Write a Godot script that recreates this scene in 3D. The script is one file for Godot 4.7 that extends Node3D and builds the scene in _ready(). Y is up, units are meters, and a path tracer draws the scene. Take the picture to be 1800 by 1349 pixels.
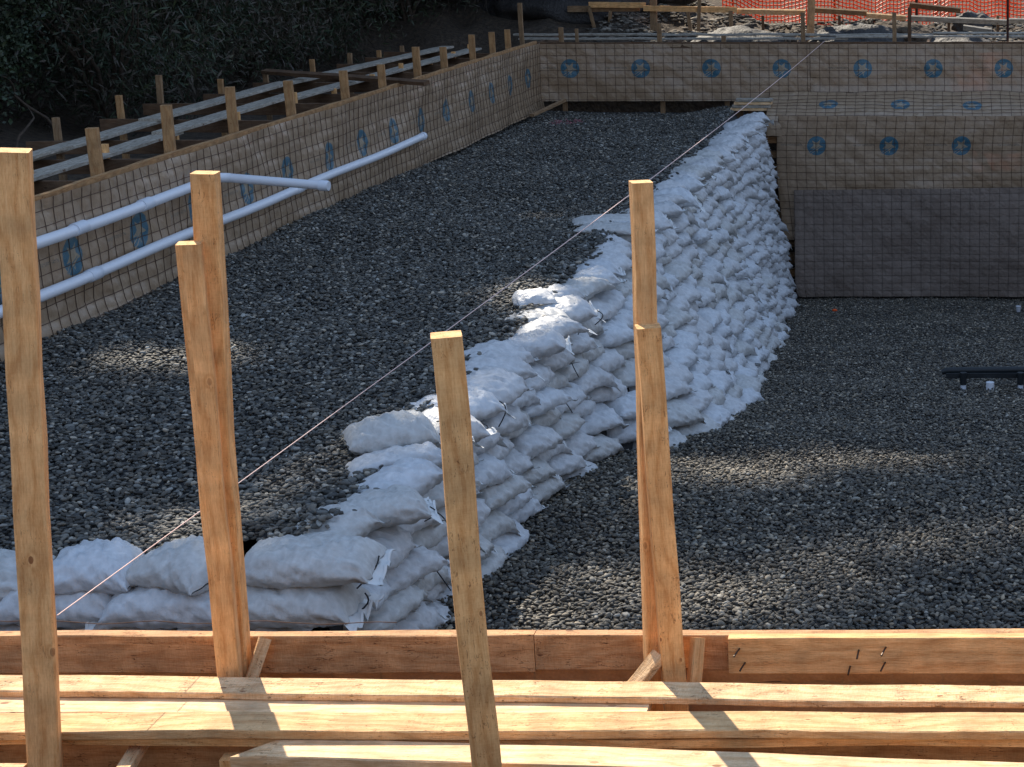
extends Node3D
# A pool excavation: gravel terrace, sandbag retaining wall, gravel pit, kraft-paper formwork walls and timber boxing in front.

var rng := RandomNumberGenerator.new()
var nz := FastNoiseLite.new()
var taken := {}
const SUN := Vector3(-0.3355, 0.6428, -0.6887)   # towards the sun: ahead and to the left, 40 degrees up
var M := {}

# ------------------------------------------------------------------ naming
func numbered(n: String) -> String:
	if not taken.has(n):
		taken[n] = 0
		return n
	taken[n] += 1
	return "%s_%03d" % [n, taken[n]]

func tag(o: Node, label: String, category: String, group := "", kind := "") -> Node:
	o.set_meta("label", label)
	o.set_meta("category", category)
	if group != "":
		o.set_meta("group", group)
	if kind != "":
		o.set_meta("kind", kind)
	return o

func thing(called: String, at: Vector3, label: String, category: String, group := "") -> Node3D:
	var o := Node3D.new()
	o.name = numbered(called)
	add_child(o)
	o.position = at
	tag(o, label, category, group)
	return o

func put(mesh: Mesh, called: String, m: Material, parent: Node = null, at := Vector3.ZERO) -> MeshInstance3D:
	var o := MeshInstance3D.new()
	o.mesh = mesh
	o.material_override = m
	if parent == null:
		o.name = numbered(called)
		add_child(o)
	else:
		o.name = called
		parent.add_child(o, true)
	o.position = at
	return o

func structure(o: Node, label := "", category := "") -> void:
	o.set_meta("kind", "structure")
	if label != "":
		o.set_meta("label", label)
		o.set_meta("category", category)

# ------------------------------------------------------------------ materials
func tex_of(img: Image) -> ImageTexture:
	img.generate_mipmaps()
	return ImageTexture.create_from_image(img)

func wood_images(sd: int, knots: int, crack: float, long: int, wide: int, pale := Color(0.94, 0.83, 0.68), deep := Color(0.78, 0.61, 0.43)) -> Array:
	# one tile is 2 m along the grain (image height) by 0.25 m across it (image width)
	var n := FastNoiseLite.new()
	n.seed = sd
	n.noise_type = FastNoiseLite.TYPE_SIMPLEX_SMOOTH
	n.frequency = 1.0
	n.fractal_octaves = 3
	var r := RandomNumberGenerator.new()
	r.seed = sd
	var ks := []
	for i in knots:
		ks.append([r.randf() * wide, r.randf() * long, r.randf_range(2.5, 6.5), r.randf_range(0.35, 0.9)])
	var img := Image.create(wide, long, false, Image.FORMAT_RGB8)
	var hgt := Image.create(wide, long, false, Image.FORMAT_RGB8)
	for y in long:
		# seamless along the grain: the noise runs round a circle
		var an := TAU * y / long
		var cy := cos(an)
		var sy := sin(an)
		for x in wide:
			var fx := float(x) / wide
			var warp := n.get_noise_3d(fx * 1.2, cy * 0.8, sy * 0.8) * 1.5
			var kn := 0.0
			var ring := 0.0
			for k in ks:
				var dx: float = x - k[0]
				var dy: float = (y - k[1]) * wide * 8.0 / long * 0.55
				var q: float = sqrt(dx * dx + dy * dy) / k[2]
				if q < 5.0:
					warp += 1.3 * exp(-q * q * 0.22) * (1.0 if dx > 0.0 else -1.0)
					if q < 1.15:
						kn = maxf(kn, k[3] * clampf((1.15 - q) * 5.0, 0.0, 1.0))
						ring = sin(q * 14.0)
			var rings := sin(fx * 34.0 + warp * 5.0 + cy * 1.5) * 0.5 + 0.5
			var fib := n.get_noise_3d(fx * 46.0, cy * 3.0, sy * 3.0)
			var fine := n.get_noise_3d(fx * 90.0 + 7.0, cy * 16.0, sy * 16.0)
			var spl := n.get_noise_3d(fx * 16.0 + 31.0, cy * 2.2, sy * 2.2)
			var cr := clampf((absf(spl) * -1.0 + 0.03) * 40.0, 0.0, 1.0) * crack * clampf(n.get_noise_3d(fx * 2.0 + 9.0, cy * 4.0, sy * 4.0) * 5.0, 0.0, 1.0)
			var saw := n.get_noise_3d(fx * 8.0 + 3.0, cy * 70.0, sy * 70.0)
			var t := clampf(0.22 + 0.38 * pow(rings, 2.5) + 0.40 * fib + 0.34 * fine + saw * 0.30 * crack, 0.0, 1.0)
			var c := pale.lerp(deep, t)
			var blotch := n.get_noise_3d(fx * 1.6 + 17.0, cy * 2.4, sy * 2.4)
			c = c * (1.0 + 0.16 * blotch)
			c = c.lerp(Color(0.36 + 0.06 * ring, 0.19 + 0.03 * ring, 0.09), kn * 0.72)
			c = c.lerp(Color(0.30, 0.18, 0.09), cr * 0.8)
			img.set_pixel(x, y, c)
			var h := clampf(0.6 - 0.16 * rings + 0.18 * fib + 0.12 * fine + 0.10 * saw * crack - 0.5 * cr, 0.0, 1.0)
			hgt.set_pixel(x, y, Color(h, h, h))
	hgt.bump_map_to_normal_map(3.0)
	return [tex_of(img), tex_of(hgt)]

func wood(pair: Array, tint: Color, rough := 0.78, nscale := 0.6) -> StandardMaterial3D:
	var m := StandardMaterial3D.new()
	m.albedo_texture = pair[0]
	m.albedo_color = tint
	m.roughness = rough
	m.normal_enabled = true
	m.normal_texture = pair[1]
	m.normal_scale = nscale
	return m

func noise_image(sd: int, freq: float, oct: int, size := 512) -> Image:
	var n := FastNoiseLite.new()
	n.seed = sd
	n.frequency = freq
	n.fractal_octaves = oct
	var im := n.get_seamless_image(size, size)
	im.convert(Image.FORMAT_RGB8)
	return im

func ramp_texture(sd: int, freq: float, oct: int, a: Color, b: Color, size := 512) -> ImageTexture:
	var im := noise_image(sd, freq, oct, size)
	for y in size:
		for x in size:
			im.set_pixel(x, y, a.lerp(b, im.get_pixel(x, y).r))
	return tex_of(im)

func normal_texture(sd: int, freq: float, oct: int, amount: float, size := 512) -> ImageTexture:
	var im := noise_image(sd, freq, oct, size)
	im.bump_map_to_normal_map(amount)
	return tex_of(im)

func triplanar(m: StandardMaterial3D, scale: float) -> StandardMaterial3D:
	m.uv1_triplanar = true
	m.uv1_world_triplanar = true
	m.uv1_scale = Vector3.ONE * scale
	return m

func plain(c: Color, rough: float, metal := 0.0) -> StandardMaterial3D:
	var m := StandardMaterial3D.new()
	m.albedo_color = c
	m.roughness = rough
	m.metallic = metal
	return m

func paper_texture(base: Color, dark: Color, ink: Color, with_print: bool) -> ImageTexture:
	# one tile: 1.117 m along the roll by 1 m across it
	var w := 1024
	var h := 1024
	var big := noise_image(11, 0.006, 4, 1024)
	var fine := noise_image(12, 0.09, 3, 1024)
	var img := Image.create(w, h, false, Image.FORMAT_RGB8)
	var star := PackedVector2Array()
	for i in 10:
		var a := PI / 2.0 + i * PI / 5.0 - 0.12
		star.append(Vector2(cos(a), sin(a)) * (0.112 if i % 2 == 0 else 0.046))
	for y in h:
		for x in w:
			var b := big.get_pixel(x, y).r
			var f := fine.get_pixel(x, y).r
			var c := base.lerp(dark, clampf(0.4 + (b - 0.5) * 0.7 + (f - 0.5) * 0.7, 0.0, 1.0))
			if with_print:
				var p := Vector2((x / float(w) - 0.5) * 1.117, y / float(h) - 0.47)
				if p.length() < 0.149:
					var worn := clampf((f - 0.30) * 8.0, 0.55, 1.0)
					c = c.lerp(ink, worn * clampf((0.149 - p.length()) * 300.0, 0.0, 1.0))
					if Geometry2D.is_point_in_polygon(p, star):
						c = base.lerp(c, 0.15)
				# streaks trailing to the lower left of the star
				var q := p.rotated(0.62)
				for k in 4:
					var off := 0.022 + k * 0.016
					if absf(q.y - off) < 0.0035 and q.x > -0.165 + k * 0.01 and q.x < 0.045 - k * 0.012:
						c = ink.lerp(base, 0.10) if (k % 2 == 1 or p.length() > 0.149) else base
				# a printed line of small lettering between the emblems, too worn to read
				if absf(p.y + 0.012) < 0.014 and absf(p.x) > 0.215:
					var on := clampf((f - 0.45) * 5.0, 0.0, 1.0) * (0.9 if absf(fmod(absf(p.x) * 70.0, 1.0) - 0.5) < 0.33 else 0.3)
					if p.x < -0.215:
						c = c.lerp(ink.lerp(Color(0.2, 0.12, 0.08), 0.6), on * 0.8)
			img.set_pixel(x, y, c)
	return tex_of(img)

func build_materials() -> void:
	var wa := wood_images(5, 7, 0.35, 2048, 256)
	var wb := wood_images(9, 3, 1.0, 2048, 256)
	var wc := wood_images(21, 9, 0.6, 2048, 256)
	var wg := wood_images(27, 4, 1.0, 1024, 128, Color(0.84, 0.81, 0.76), Color(0.58, 0.54, 0.49))
	M.post = wood(wa, Color(1.0, 0.89, 0.75), 0.85, 1.0)
	M.post_b = wood(wc, Color(0.99, 0.88, 0.73), 0.85, 1.0)
	M.plank = wood(wb, Color(0.97, 0.93, 0.88), 0.9, 1.6)
	M.plank_b = wood(wc, Color(0.93, 0.87, 0.78), 0.9, 1.4)
	M.plank_smooth = wood(wa, Color(1.0, 0.97, 0.93), 0.8, 0.8)
	M.edge = wood(wb, Color(0.84, 0.74, 0.65), 0.85, 0.8)
	M.old = wood(wc, Color(0.62, 0.58, 0.54), 0.88, 0.8)
	M.old_dark = wood(wb, Color(0.44, 0.39, 0.36), 0.9, 0.8)
	M.stake = wood(wc, Color(0.74, 0.66, 0.56), 0.85, 0.6)
	M.grey_plank = wood(wg, Color(0.86, 0.85, 0.83), 0.85, 0.8)
	# papers
	var pn := normal_texture(14, 0.03, 4, 5.0)
	var kraft := StandardMaterial3D.new()
	kraft.albedo_texture = paper_texture(Color(0.67, 0.565, 0.445), Color(0.56, 0.455, 0.345), Color(0.08, 0.36, 0.46), true)
	kraft.roughness = 0.6
	kraft.clearcoat_enabled = true
	kraft.clearcoat = 1.0
	kraft.clearcoat_roughness = 0.35
	kraft.normal_enabled = true
	kraft.normal_texture = pn
	kraft.normal_scale = 0.5
	kraft.backlight_enabled = true
	kraft.backlight = Color(0.34, 0.19, 0.08)
	M.kraft = kraft
	var grey := StandardMaterial3D.new()
	grey.albedo_texture = paper_texture(Color(0.55, 0.49, 0.44), Color(0.48, 0.415, 0.37), Color.BLACK, false)
	grey.roughness = 0.8
	grey.normal_enabled = true
	grey.normal_texture = pn
	grey.normal_scale = 0.7
	M.grey_paper = grey
	M.wire_dull = plain(Color(0.26, 0.23, 0.22), 0.8)
	M.wire = plain(Color(0.36, 0.275, 0.215), 0.75, 0.1)
	# sandbags
	var weave := normal_texture(32, 0.022, 4, 6.0)
	var tones := [[Color(0.69, 0.69, 0.69), Color(0.85, 0.85, 0.85)], [Color(0.66, 0.65, 0.63), Color(0.82, 0.82, 0.81)], [Color(0.71, 0.72, 0.73), Color(0.87, 0.88, 0.89)]]
	M.sacks = []
	for i in 3:
		var sack := StandardMaterial3D.new()
		sack.albedo_texture = ramp_texture(31 + i, 0.012, 5, tones[i][0], tones[i][1])
		sack.roughness = 0.5
		sack.normal_enabled = true
		sack.normal_texture = weave
		sack.normal_scale = 0.7
		sack.rim_enabled = true
		sack.rim = 0.2
		M.sacks.append(triplanar(sack, 3.0))
	M.sack = M.sacks[0]
	M.hem = plain(Color(0.86, 0.86, 0.85), 0.6)
	M.tie = plain(Color(0.03, 0.035, 0.05), 0.5)
	# stone and soil
	var st := StandardMaterial3D.new()
	st.vertex_color_use_as_albedo = true
	st.roughness = 0.7
	M.stone = st
	var bed := StandardMaterial3D.new()
	bed.albedo_texture = ramp_texture(41, 0.05, 4, Color(0.14, 0.14, 0.15), Color(0.26, 0.26, 0.26))
	bed.roughness = 0.95
	M.bed = triplanar(bed, 2.0)
	var soil := StandardMaterial3D.new()
	soil.albedo_texture = ramp_texture(43, 0.02, 5, Color(0.20, 0.16, 0.125), Color(0.38, 0.32, 0.25))
	soil.roughness = 0.95
	soil.normal_enabled = true
	soil.normal_texture = normal_texture(44, 0.03, 5, 10.0)
	M.soil = triplanar(soil, 0.7)
	var mound := StandardMaterial3D.new()
	mound.albedo_texture = ramp_texture(45, 0.03, 5, Color(0.14, 0.13, 0.13), Color(0.33, 0.31, 0.29))
	mound.roughness = 0.7
	mound.normal_enabled = true
	mound.normal_texture = normal_texture(46, 0.02, 5, 12.0)
	M.mound = triplanar(mound, 1.5)
	# pipes, fence, plants
	M.pvc = plain(Color(0.90, 0.91, 0.93), 0.35)
	M.pvc_joint = plain(Color(0.86, 0.88, 0.91), 0.4)
	M.dark_pipe = plain(Color(0.10, 0.12, 0.13), 0.5)
	M.orange = plain(Color(1.0, 0.40, 0.14), 0.5)
	M.orange.backlight_enabled = true
	M.orange.backlight = Color(0.7, 0.3, 0.1)
	M.steel = plain(Color(0.27, 0.15, 0.11), 0.7, 0.3)
	M.string = plain(Color(0.93, 0.80, 0.76), 0.8)
	M.tin = plain(Color(0.78, 0.80, 0.82), 0.4, 0.6)
	var bark := StandardMaterial3D.new()
	bark.albedo_texture = ramp_texture(51, 0.03, 5, Color(0.20, 0.16, 0.13), Color(0.40, 0.34, 0.28))
	bark.roughness = 0.95
	M.bark = triplanar(bark, 1.5)
	var leaf := StandardMaterial3D.new()
	leaf.vertex_color_use_as_albedo = true
	leaf.roughness = 0.6
	leaf.backlight_enabled = true
	leaf.backlight = Color(0.2, 0.3, 0.1)
	M.leaf = leaf
	var litter := StandardMaterial3D.new()
	litter.vertex_color_use_as_albedo = true
	litter.roughness = 0.9
	M.litter = litter
	M.nail = plain(Color(0.35, 0.30, 0.26), 0.45, 0.8)

# ------------------------------------------------------------------ shapes
func quad(st: SurfaceTool, a: Vector3, b: Vector3, c: Vector3, d: Vector3, ua := Vector2.ZERO, ub := Vector2.ZERO, uc := Vector2.ZERO, ud := Vector2.ZERO) -> void:
	# a b c d run counter-clockwise seen from outside
	for k in [[a, ua], [c, uc], [b, ub], [a, ua], [d, ud], [c, uc]]:
		st.set_uv(k[1])
		st.add_vertex(k[0])

func board_mesh(a: Vector3, b: Vector3, w: float, t: float, up: Vector3, warp := 0.004, chamfer := 0.003, rough := 0.0012) -> ArrayMesh:
	var d := (b - a).normalized()
	var s := d.cross(up).normalized()
	var u := s.cross(d)
	var L := a.distance_to(b)
	var segs: int = clampi(int(L / 0.18), 2, 60)
	var hw := w / 2.0
	var ht := t / 2.0
	var ch: float = minf(chamfer, t * 0.2)
	var sec := [Vector2(hw, -ht + ch), Vector2(hw, ht - ch), Vector2(hw - ch, ht), Vector2(-hw + ch, ht), Vector2(-hw, ht - ch), Vector2(-hw, -ht + ch), Vector2(-hw + ch, -ht), Vector2(hw - ch, -ht)]
	var per := [0.0]
	for i in 8:
		per.append(per[i] + sec[i].distance_to(sec[(i + 1) % 8]))
	var ou := rng.randf()
	var ov := rng.randf()
	var wx := rng.randf() * 100.0
	var rings := []
	for i in segs + 1:
		var f := float(i) / segs
		var l := f * L
		var o: Vector3 = (s * nz.get_noise_2d(wx, l * 40.0) + u * nz.get_noise_2d(wx + 50.0, l * 40.0)) * warp * 2.0 * sin(f * PI) * clampf(L / 1.5, 0.1, 1.0)
		var ring := []
		for k in 8:
			var j := Vector2(rng.randf_range(-rough, rough), rng.randf_range(-rough, rough))
			ring.append(d * l + o + s * (sec[k].x + j.x) + u * (sec[k].y + j.y))
		rings.append(ring)
	var st := SurfaceTool.new()
	st.begin(Mesh.PRIMITIVE_TRIANGLES)
	st.set_smooth_group(-1)
	for i in segs:
		var v0 := ov + i * L / segs / 2.0
		var v1 := ov + (i + 1) * L / segs / 2.0
		for k in 8:
			var k2: int = (k + 1) % 8
			var u0: float = ou + per[k] / 0.25
			var u1: float = ou + per[k + 1] / 0.25
			quad(st, rings[i][k], rings[i][k2], rings[i + 1][k2], rings[i + 1][k], Vector2(u0, v0), Vector2(u1, v0), Vector2(u1, v1), Vector2(u0, v1))
	for e in 2:
		var ring: Array = rings[0] if e == 0 else rings[segs]
		for k in range(1, 7):
			var p0: Vector3 = ring[0]
			var p1: Vector3 = ring[k]
			var p2: Vector3 = ring[k + 1]
			var tri := [[p0, sec[0]], [p1, sec[k]], [p2, sec[k + 1]]]
			if e == 1:
				tri = [tri[0], tri[2], tri[1]]
			for q in tri:
				st.set_uv(Vector2(q[1].x / 0.25 + ou, q[1].y / 0.5 + ov))
				st.add_vertex(q[0])
	st.generate_normals()
	st.generate_tangents()
	return st.commit()

func board(called: String, a: Vector3, b: Vector3, w: float, t: float, up: Vector3, m: Material, parent: Node = null, warp := 0.004, chamfer := 0.003) -> MeshInstance3D:
	var base: Vector3 = Vector3.ZERO if parent == null else parent.position
	return put(board_mesh(a, b, w, t, up, warp, chamfer), called, m, parent, a - base)

func tube_into(st: SurfaceTool, pts: Array, radii: Array, sides: int, caps := true) -> void:
	var rings := []
	var ref := Vector3.UP
	for i in pts.size():
		var d: Vector3 = (pts[mini(i + 1, pts.size() - 1)] - pts[maxi(i - 1, 0)]).normalized()
		if absf(d.dot(ref)) > 0.95:
			ref = Vector3.RIGHT if absf(d.x) < 0.9 else Vector3.BACK
		var s := d.cross(ref).normalized()
		var u := s.cross(d)
		var ring := []
		for k in sides:
			var a := TAU * k / sides
			ring.append(pts[i] + (s * cos(a) + u * sin(a)) * radii[mini(i, radii.size() - 1)])
		rings.append(ring)
	for i in pts.size() - 1:
		for k in sides:
			var k2 := (k + 1) % sides
			quad(st, rings[i][k], rings[i][k2], rings[i + 1][k2], rings[i + 1][k])
	if caps and sides > 4:
		st.set_smooth_group(-1)
		for e in 2:
			var ring: Array = rings[0] if e == 0 else rings[-1]
			for k in range(1, sides - 1):
				for q in ([ring[0], ring[k], ring[k + 1]] if e == 0 else [ring[0], ring[k + 1], ring[k]]):
					st.set_uv(Vector2.ZERO)
					st.add_vertex(q)
		st.set_smooth_group(0)

func tube_mesh(pts: Array, radii: Array, sides := 12) -> ArrayMesh:
	var st := SurfaceTool.new()
	st.begin(Mesh.PRIMITIVE_TRIANGLES)
	st.set_smooth_group(0)
	tube_into(st, pts, radii, sides)
	st.generate_normals()
	return st.commit()

func grid_mesh(pos: Callable, uv: Callable, ns: int, nt: int) -> ArrayMesh:
	var v := PackedVector3Array()
	var uvs := PackedVector2Array()
	var idx := PackedInt32Array()
	for j in nt + 1:
		for i in ns + 1:
			v.append(pos.call(float(i) / ns, float(j) / nt))
			uvs.append(uv.call(float(i) / ns, float(j) / nt))
	for j in nt:
		for i in ns:
			var a := j * (ns + 1) + i
			idx.append_array([a, a + ns + 1, a + 1, a + 1, a + ns + 1, a + ns + 2])
	return indexed(v, uvs, idx)

func indexed(v: PackedVector3Array, uvs: PackedVector2Array, idx: PackedInt32Array) -> ArrayMesh:
	var nrm := PackedVector3Array()
	nrm.resize(v.size())
	for i in range(0, idx.size(), 3):
		var n := (v[idx[i + 2]] - v[idx[i]]).cross(v[idx[i + 1]] - v[idx[i]])
		for k in 3:
			nrm[idx[i + k]] += n
	for i in nrm.size():
		nrm[i] = nrm[i].normalized()
	var arr := []
	arr.resize(Mesh.ARRAY_MAX)
	arr[Mesh.ARRAY_VERTEX] = v
	arr[Mesh.ARRAY_NORMAL] = nrm
	if uvs.size() == v.size():
		arr[Mesh.ARRAY_TEX_UV] = uvs
	arr[Mesh.ARRAY_INDEX] = idx
	var m := ArrayMesh.new()
	m.add_surface_from_arrays(Mesh.PRIMITIVE_TRIANGLES, arr)
	return m

func lump_mesh(sd: int, sub: int, amp: float, freq: float) -> ArrayMesh:
	# a rough icosphere of radius 1
	var t := (1.0 + sqrt(5.0)) / 2.0
	var v := [Vector3(-1, t, 0), Vector3(1, t, 0), Vector3(-1, -t, 0), Vector3(1, -t, 0), Vector3(0, -1, t), Vector3(0, 1, t), Vector3(0, -1, -t), Vector3(0, 1, -t), Vector3(t, 0, -1), Vector3(t, 0, 1), Vector3(-t, 0, -1), Vector3(-t, 0, 1)]
	var f := [0, 11, 5, 0, 5, 1, 0, 1, 7, 0, 7, 10, 0, 10, 11, 1, 5, 9, 5, 11, 4, 11, 10, 2, 10, 7, 6, 7, 1, 8, 3, 9, 4, 3, 4, 2, 3, 2, 6, 3, 6, 8, 3, 8, 9, 4, 9, 5, 2, 4, 11, 6, 2, 10, 8, 6, 7, 9, 8, 1]
	for i in v.size():
		v[i] = v[i].normalized()
	for s in sub:
		var nf := []
		var mid := {}
		for i in range(0, f.size(), 3):
			var m3 := []
			for k in 3:
				var p: int = f[i + k]
				var q: int = f[i + (k + 1) % 3]
				var key := mini(p, q) * 100000 + maxi(p, q)
				if not mid.has(key):
					mid[key] = v.size()
					v.append(((v[p] + v[q]) / 2.0).normalized())
				m3.append(mid[key])
			nf.append_array([f[i], m3[0], m3[2], f[i + 1], m3[1], m3[0], f[i + 2], m3[2], m3[1], m3[0], m3[1], m3[2]])
		f = nf
	var n := FastNoiseLite.new()
	n.seed = sd
	n.frequency = freq
	var pv := PackedVector3Array()
	for p in v:
		pv.append(p * (1.0 + amp * n.get_noise_3dv(p * 10.0)))
	var idx := PackedInt32Array()
	for i in range(0, f.size(), 3):
		idx.append_array([f[i], f[i + 2], f[i + 1]])
	return indexed(pv, PackedVector2Array(), idx)

func scatter(called: String, mesh: Mesh, m: Material, xf: Array, cols: Array, parent: Node) -> MultiMeshInstance3D:
	var mm := MultiMesh.new()
	mm.transform_format = MultiMesh.TRANSFORM_3D
	mm.use_colors = true
	mm.mesh = mesh
	mm.instance_count = xf.size()
	for i in xf.size():
		mm.set_instance_transform(i, xf[i])
		mm.set_instance_color(i, cols[i])
	var o := MultiMeshInstance3D.new()
	o.multimesh = mm
	o.material_override = m
	o.name = called
	parent.add_child(o, true)
	return o

# ------------------------------------------------------------------ the lie of the land
const FZ := [5.0, 8.6, 10.4, 11.95, 13.35, 13.9, 14.6, 15.6, 18.2, 23.0, 28.4, 30.0]
const FY := [-0.58, -0.66, -0.76, -0.88, -1.00, -1.06, -1.14, -1.28, -1.65, -2.27, -2.93, -2.93]
const XB := [-2.56, -2.56, -2.56, -2.48, -2.34, -2.00, -1.60, -1.53, -1.60, -1.75, -1.97, -2.0]
const XT := [-2.62, -2.62, -2.62, -2.61, -2.60, -2.59, -2.58, -2.56, -2.54, -2.50, -2.38, -2.38]
func along(t: Array, z: float) -> float:
	var d := -z
	for i in FZ.size() - 1:
		if d <= FZ[i + 1]:
			return lerpf(t[i], t[i + 1], clampf((d - FZ[i]) / (FZ[i + 1] - FZ[i]), 0.0, 1.0))
	return t[-1]
func pit_y(x: float, z: float) -> float:
	return (along(FY, z - 0.5) + along(FY, z) + along(FY, z + 0.5)) / 3.0 + 0.05 * nz.get_noise_2d(x * 22.0, z * 22.0)
func face_x(y: float, z: float) -> float:
	return lerpf(along(XT, z), along(XB, z), pow(clampf(y / along(FY, z), 0.0, 1.0), 1.25))
func terrace_y(x: float, z: float) -> float:
	var y := 0.045 * nz.get_noise_2d(x * 18.0 + 300.0, z * 18.0)
	y += 0.10 * smoothstep(-3.9, -3.1, x)
	y += 0.06 * smoothstep(-9.4, -8.2, z)
	y -= 0.10 * smoothstep(-19.0, -26.0, z)
	return y
func left_x(z: float) -> float:
	return -6.43 + 0.0239 * (-z - 13.0)
func land_y(x: float, z: float) -> float:
	var n1 := nz.get_noise_2d(x * 9.0, z * 9.0)
	var n2 := nz.get_noise_2d(x * 35.0 + 90.0, z * 35.0)
	if z > -3.0:
		return 1.35 + 0.1 * n1
	if z > -5.15:
		return lerpf(0.15, 1.35, clampf((z + 4.0) / 1.0, 0.0, 1.0))
	if x > left_x(z) - 0.25 and x < 5.0 and z > -29.45:
		return -3.4
	var y := 0.35 + 0.12 * n1 + 0.06 * n2
	y += 2.6 * smoothstep(-10.0, -17.0, x)
	if z < -29.4:
		y += 0.38 * smoothstep(-30.6, -34.0, z) + 2.4 * smoothstep(-38.0, -62.0, z)
		y += 0.22 * n2 * smoothstep(-31.0, -33.0, z)
		y += 0.55 * smoothstep(-2.6, -6.0, x) * smoothstep(-31.5, -36.0, z)
	return y

func build_ground() -> void:
	var xs := [-300.0, -160.0, -90.0, -60.0, -42.0, -32.0, -26.0]
	var x := -22.0
	while x < 9.0:
		xs.append(x)
		x += 0.4
	xs.append_array([9.0, 12.0, 18.0, 30.0, 60.0, 120.0, 300.0])
	var zs := [60.0, 30.0, 12.0, 4.0, 0.0, -2.0]
	var z := -3.0
	while z > -48.0:
		zs.append(z)
		z -= 0.4
	zs.append_array([-49.0, -54.0, -62.0, -80.0, -120.0, -200.0, -400.0])
	var v := PackedVector3Array()
	for zz in zs:
		for xx in xs:
			v.append(Vector3(xx, land_y(xx, zz), zz))
	var idx := PackedInt32Array()
	var n := xs.size()
	for j in zs.size() - 1:
		for i in n - 1:
			var a := j * n + i
			idx.append_array([a, a + n, a + 1, a + 1, a + n, a + n + 1])
	structure(put(indexed(v, PackedVector2Array(), idx), "ground", M.soil), "bare brown soil around the excavation rising to a dark bank", "ground")
	# the gravel terrace, with its bank behind the sandbags, and the floor of the pit
	var no_uv := func(_s, _t): return Vector2.ZERO
	var ter := func(s, t):
		var zz := lerpf(-8.20, -29.6, t)
		var xx := lerpf(left_x(zz) - 0.3, -2.95, s)
		return Vector3(xx, terrace_y(xx, zz) - 0.02, zz)
	structure(put(grid_mesh(ter, no_uv, 40, 160), "gravel_terrace", M.bed), "dark grey gravel terrace left of the sandbag wall", "gravel bed")
	var bank := func(s, t):
		var zz := lerpf(-8.25, -29.6, t)
		var yy := lerpf(terrace_y(-2.95, zz) - 0.02, along(FY, zz) - 0.3, s)
		return Vector3(minf(face_x(yy, zz) - 0.26, -2.95 + s * 3.0), yy, zz)
	structure(put(grid_mesh(bank, no_uv, 10, 100), "terrace_bank", M.bed), "gravel bank held back by the sandbag wall", "bank")
	var front := func(s, t):
		return Vector3(lerpf(-7.0, -2.95, s), lerpf(-1.2, terrace_y(-4.0, -7.9) - 0.03, t), lerpf(-8.12, -8.22, t))
	structure(put(grid_mesh(front, no_uv, 10, 4), "terrace_front", M.bed), "gravel bank behind the front row of sandbags", "bank")
	var pit := func(s, t):
		var zz := lerpf(-5.1, -29.4, t)
		var xx := lerpf(-3.4 if zz < -8.2 else -7.0, 5.2, s)
		return Vector3(xx, pit_y(xx, zz) - 0.02, zz)
	structure(put(grid_mesh(pit, no_uv, 60, 180), "pit_floor", M.bed), "grey gravel floor of the excavated pit", "gravel bed")

func stone_colour(brown := 0.0) -> Color:
	var g := 0.035 + 0.14 * pow(rng.randf(), 1.7)
	if rng.randf() < 0.08:
		g = rng.randf_range(0.22, 0.38)
	var warm := rng.randf_range(-0.05, 0.14)
	return Color(g * (1.0 + warm + brown), g, g * (0.92 - warm * 0.9 - brown))

func stone_at(p: Vector3, size: float) -> Transform3D:
	var b := Basis(Vector3(rng.randf_range(-1, 1), rng.randf_range(-0.5, 0.5), rng.randf_range(-1, 1)).normalized(), rng.randf_range(-0.7, 0.7)) * Basis(Vector3.UP, rng.randf() * TAU)
	return Transform3D(b * Basis.from_scale(Vector3(size * 1.15, size * rng.randf_range(0.40, 0.65), size * rng.randf_range(0.5, 0.8))), p)

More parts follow.
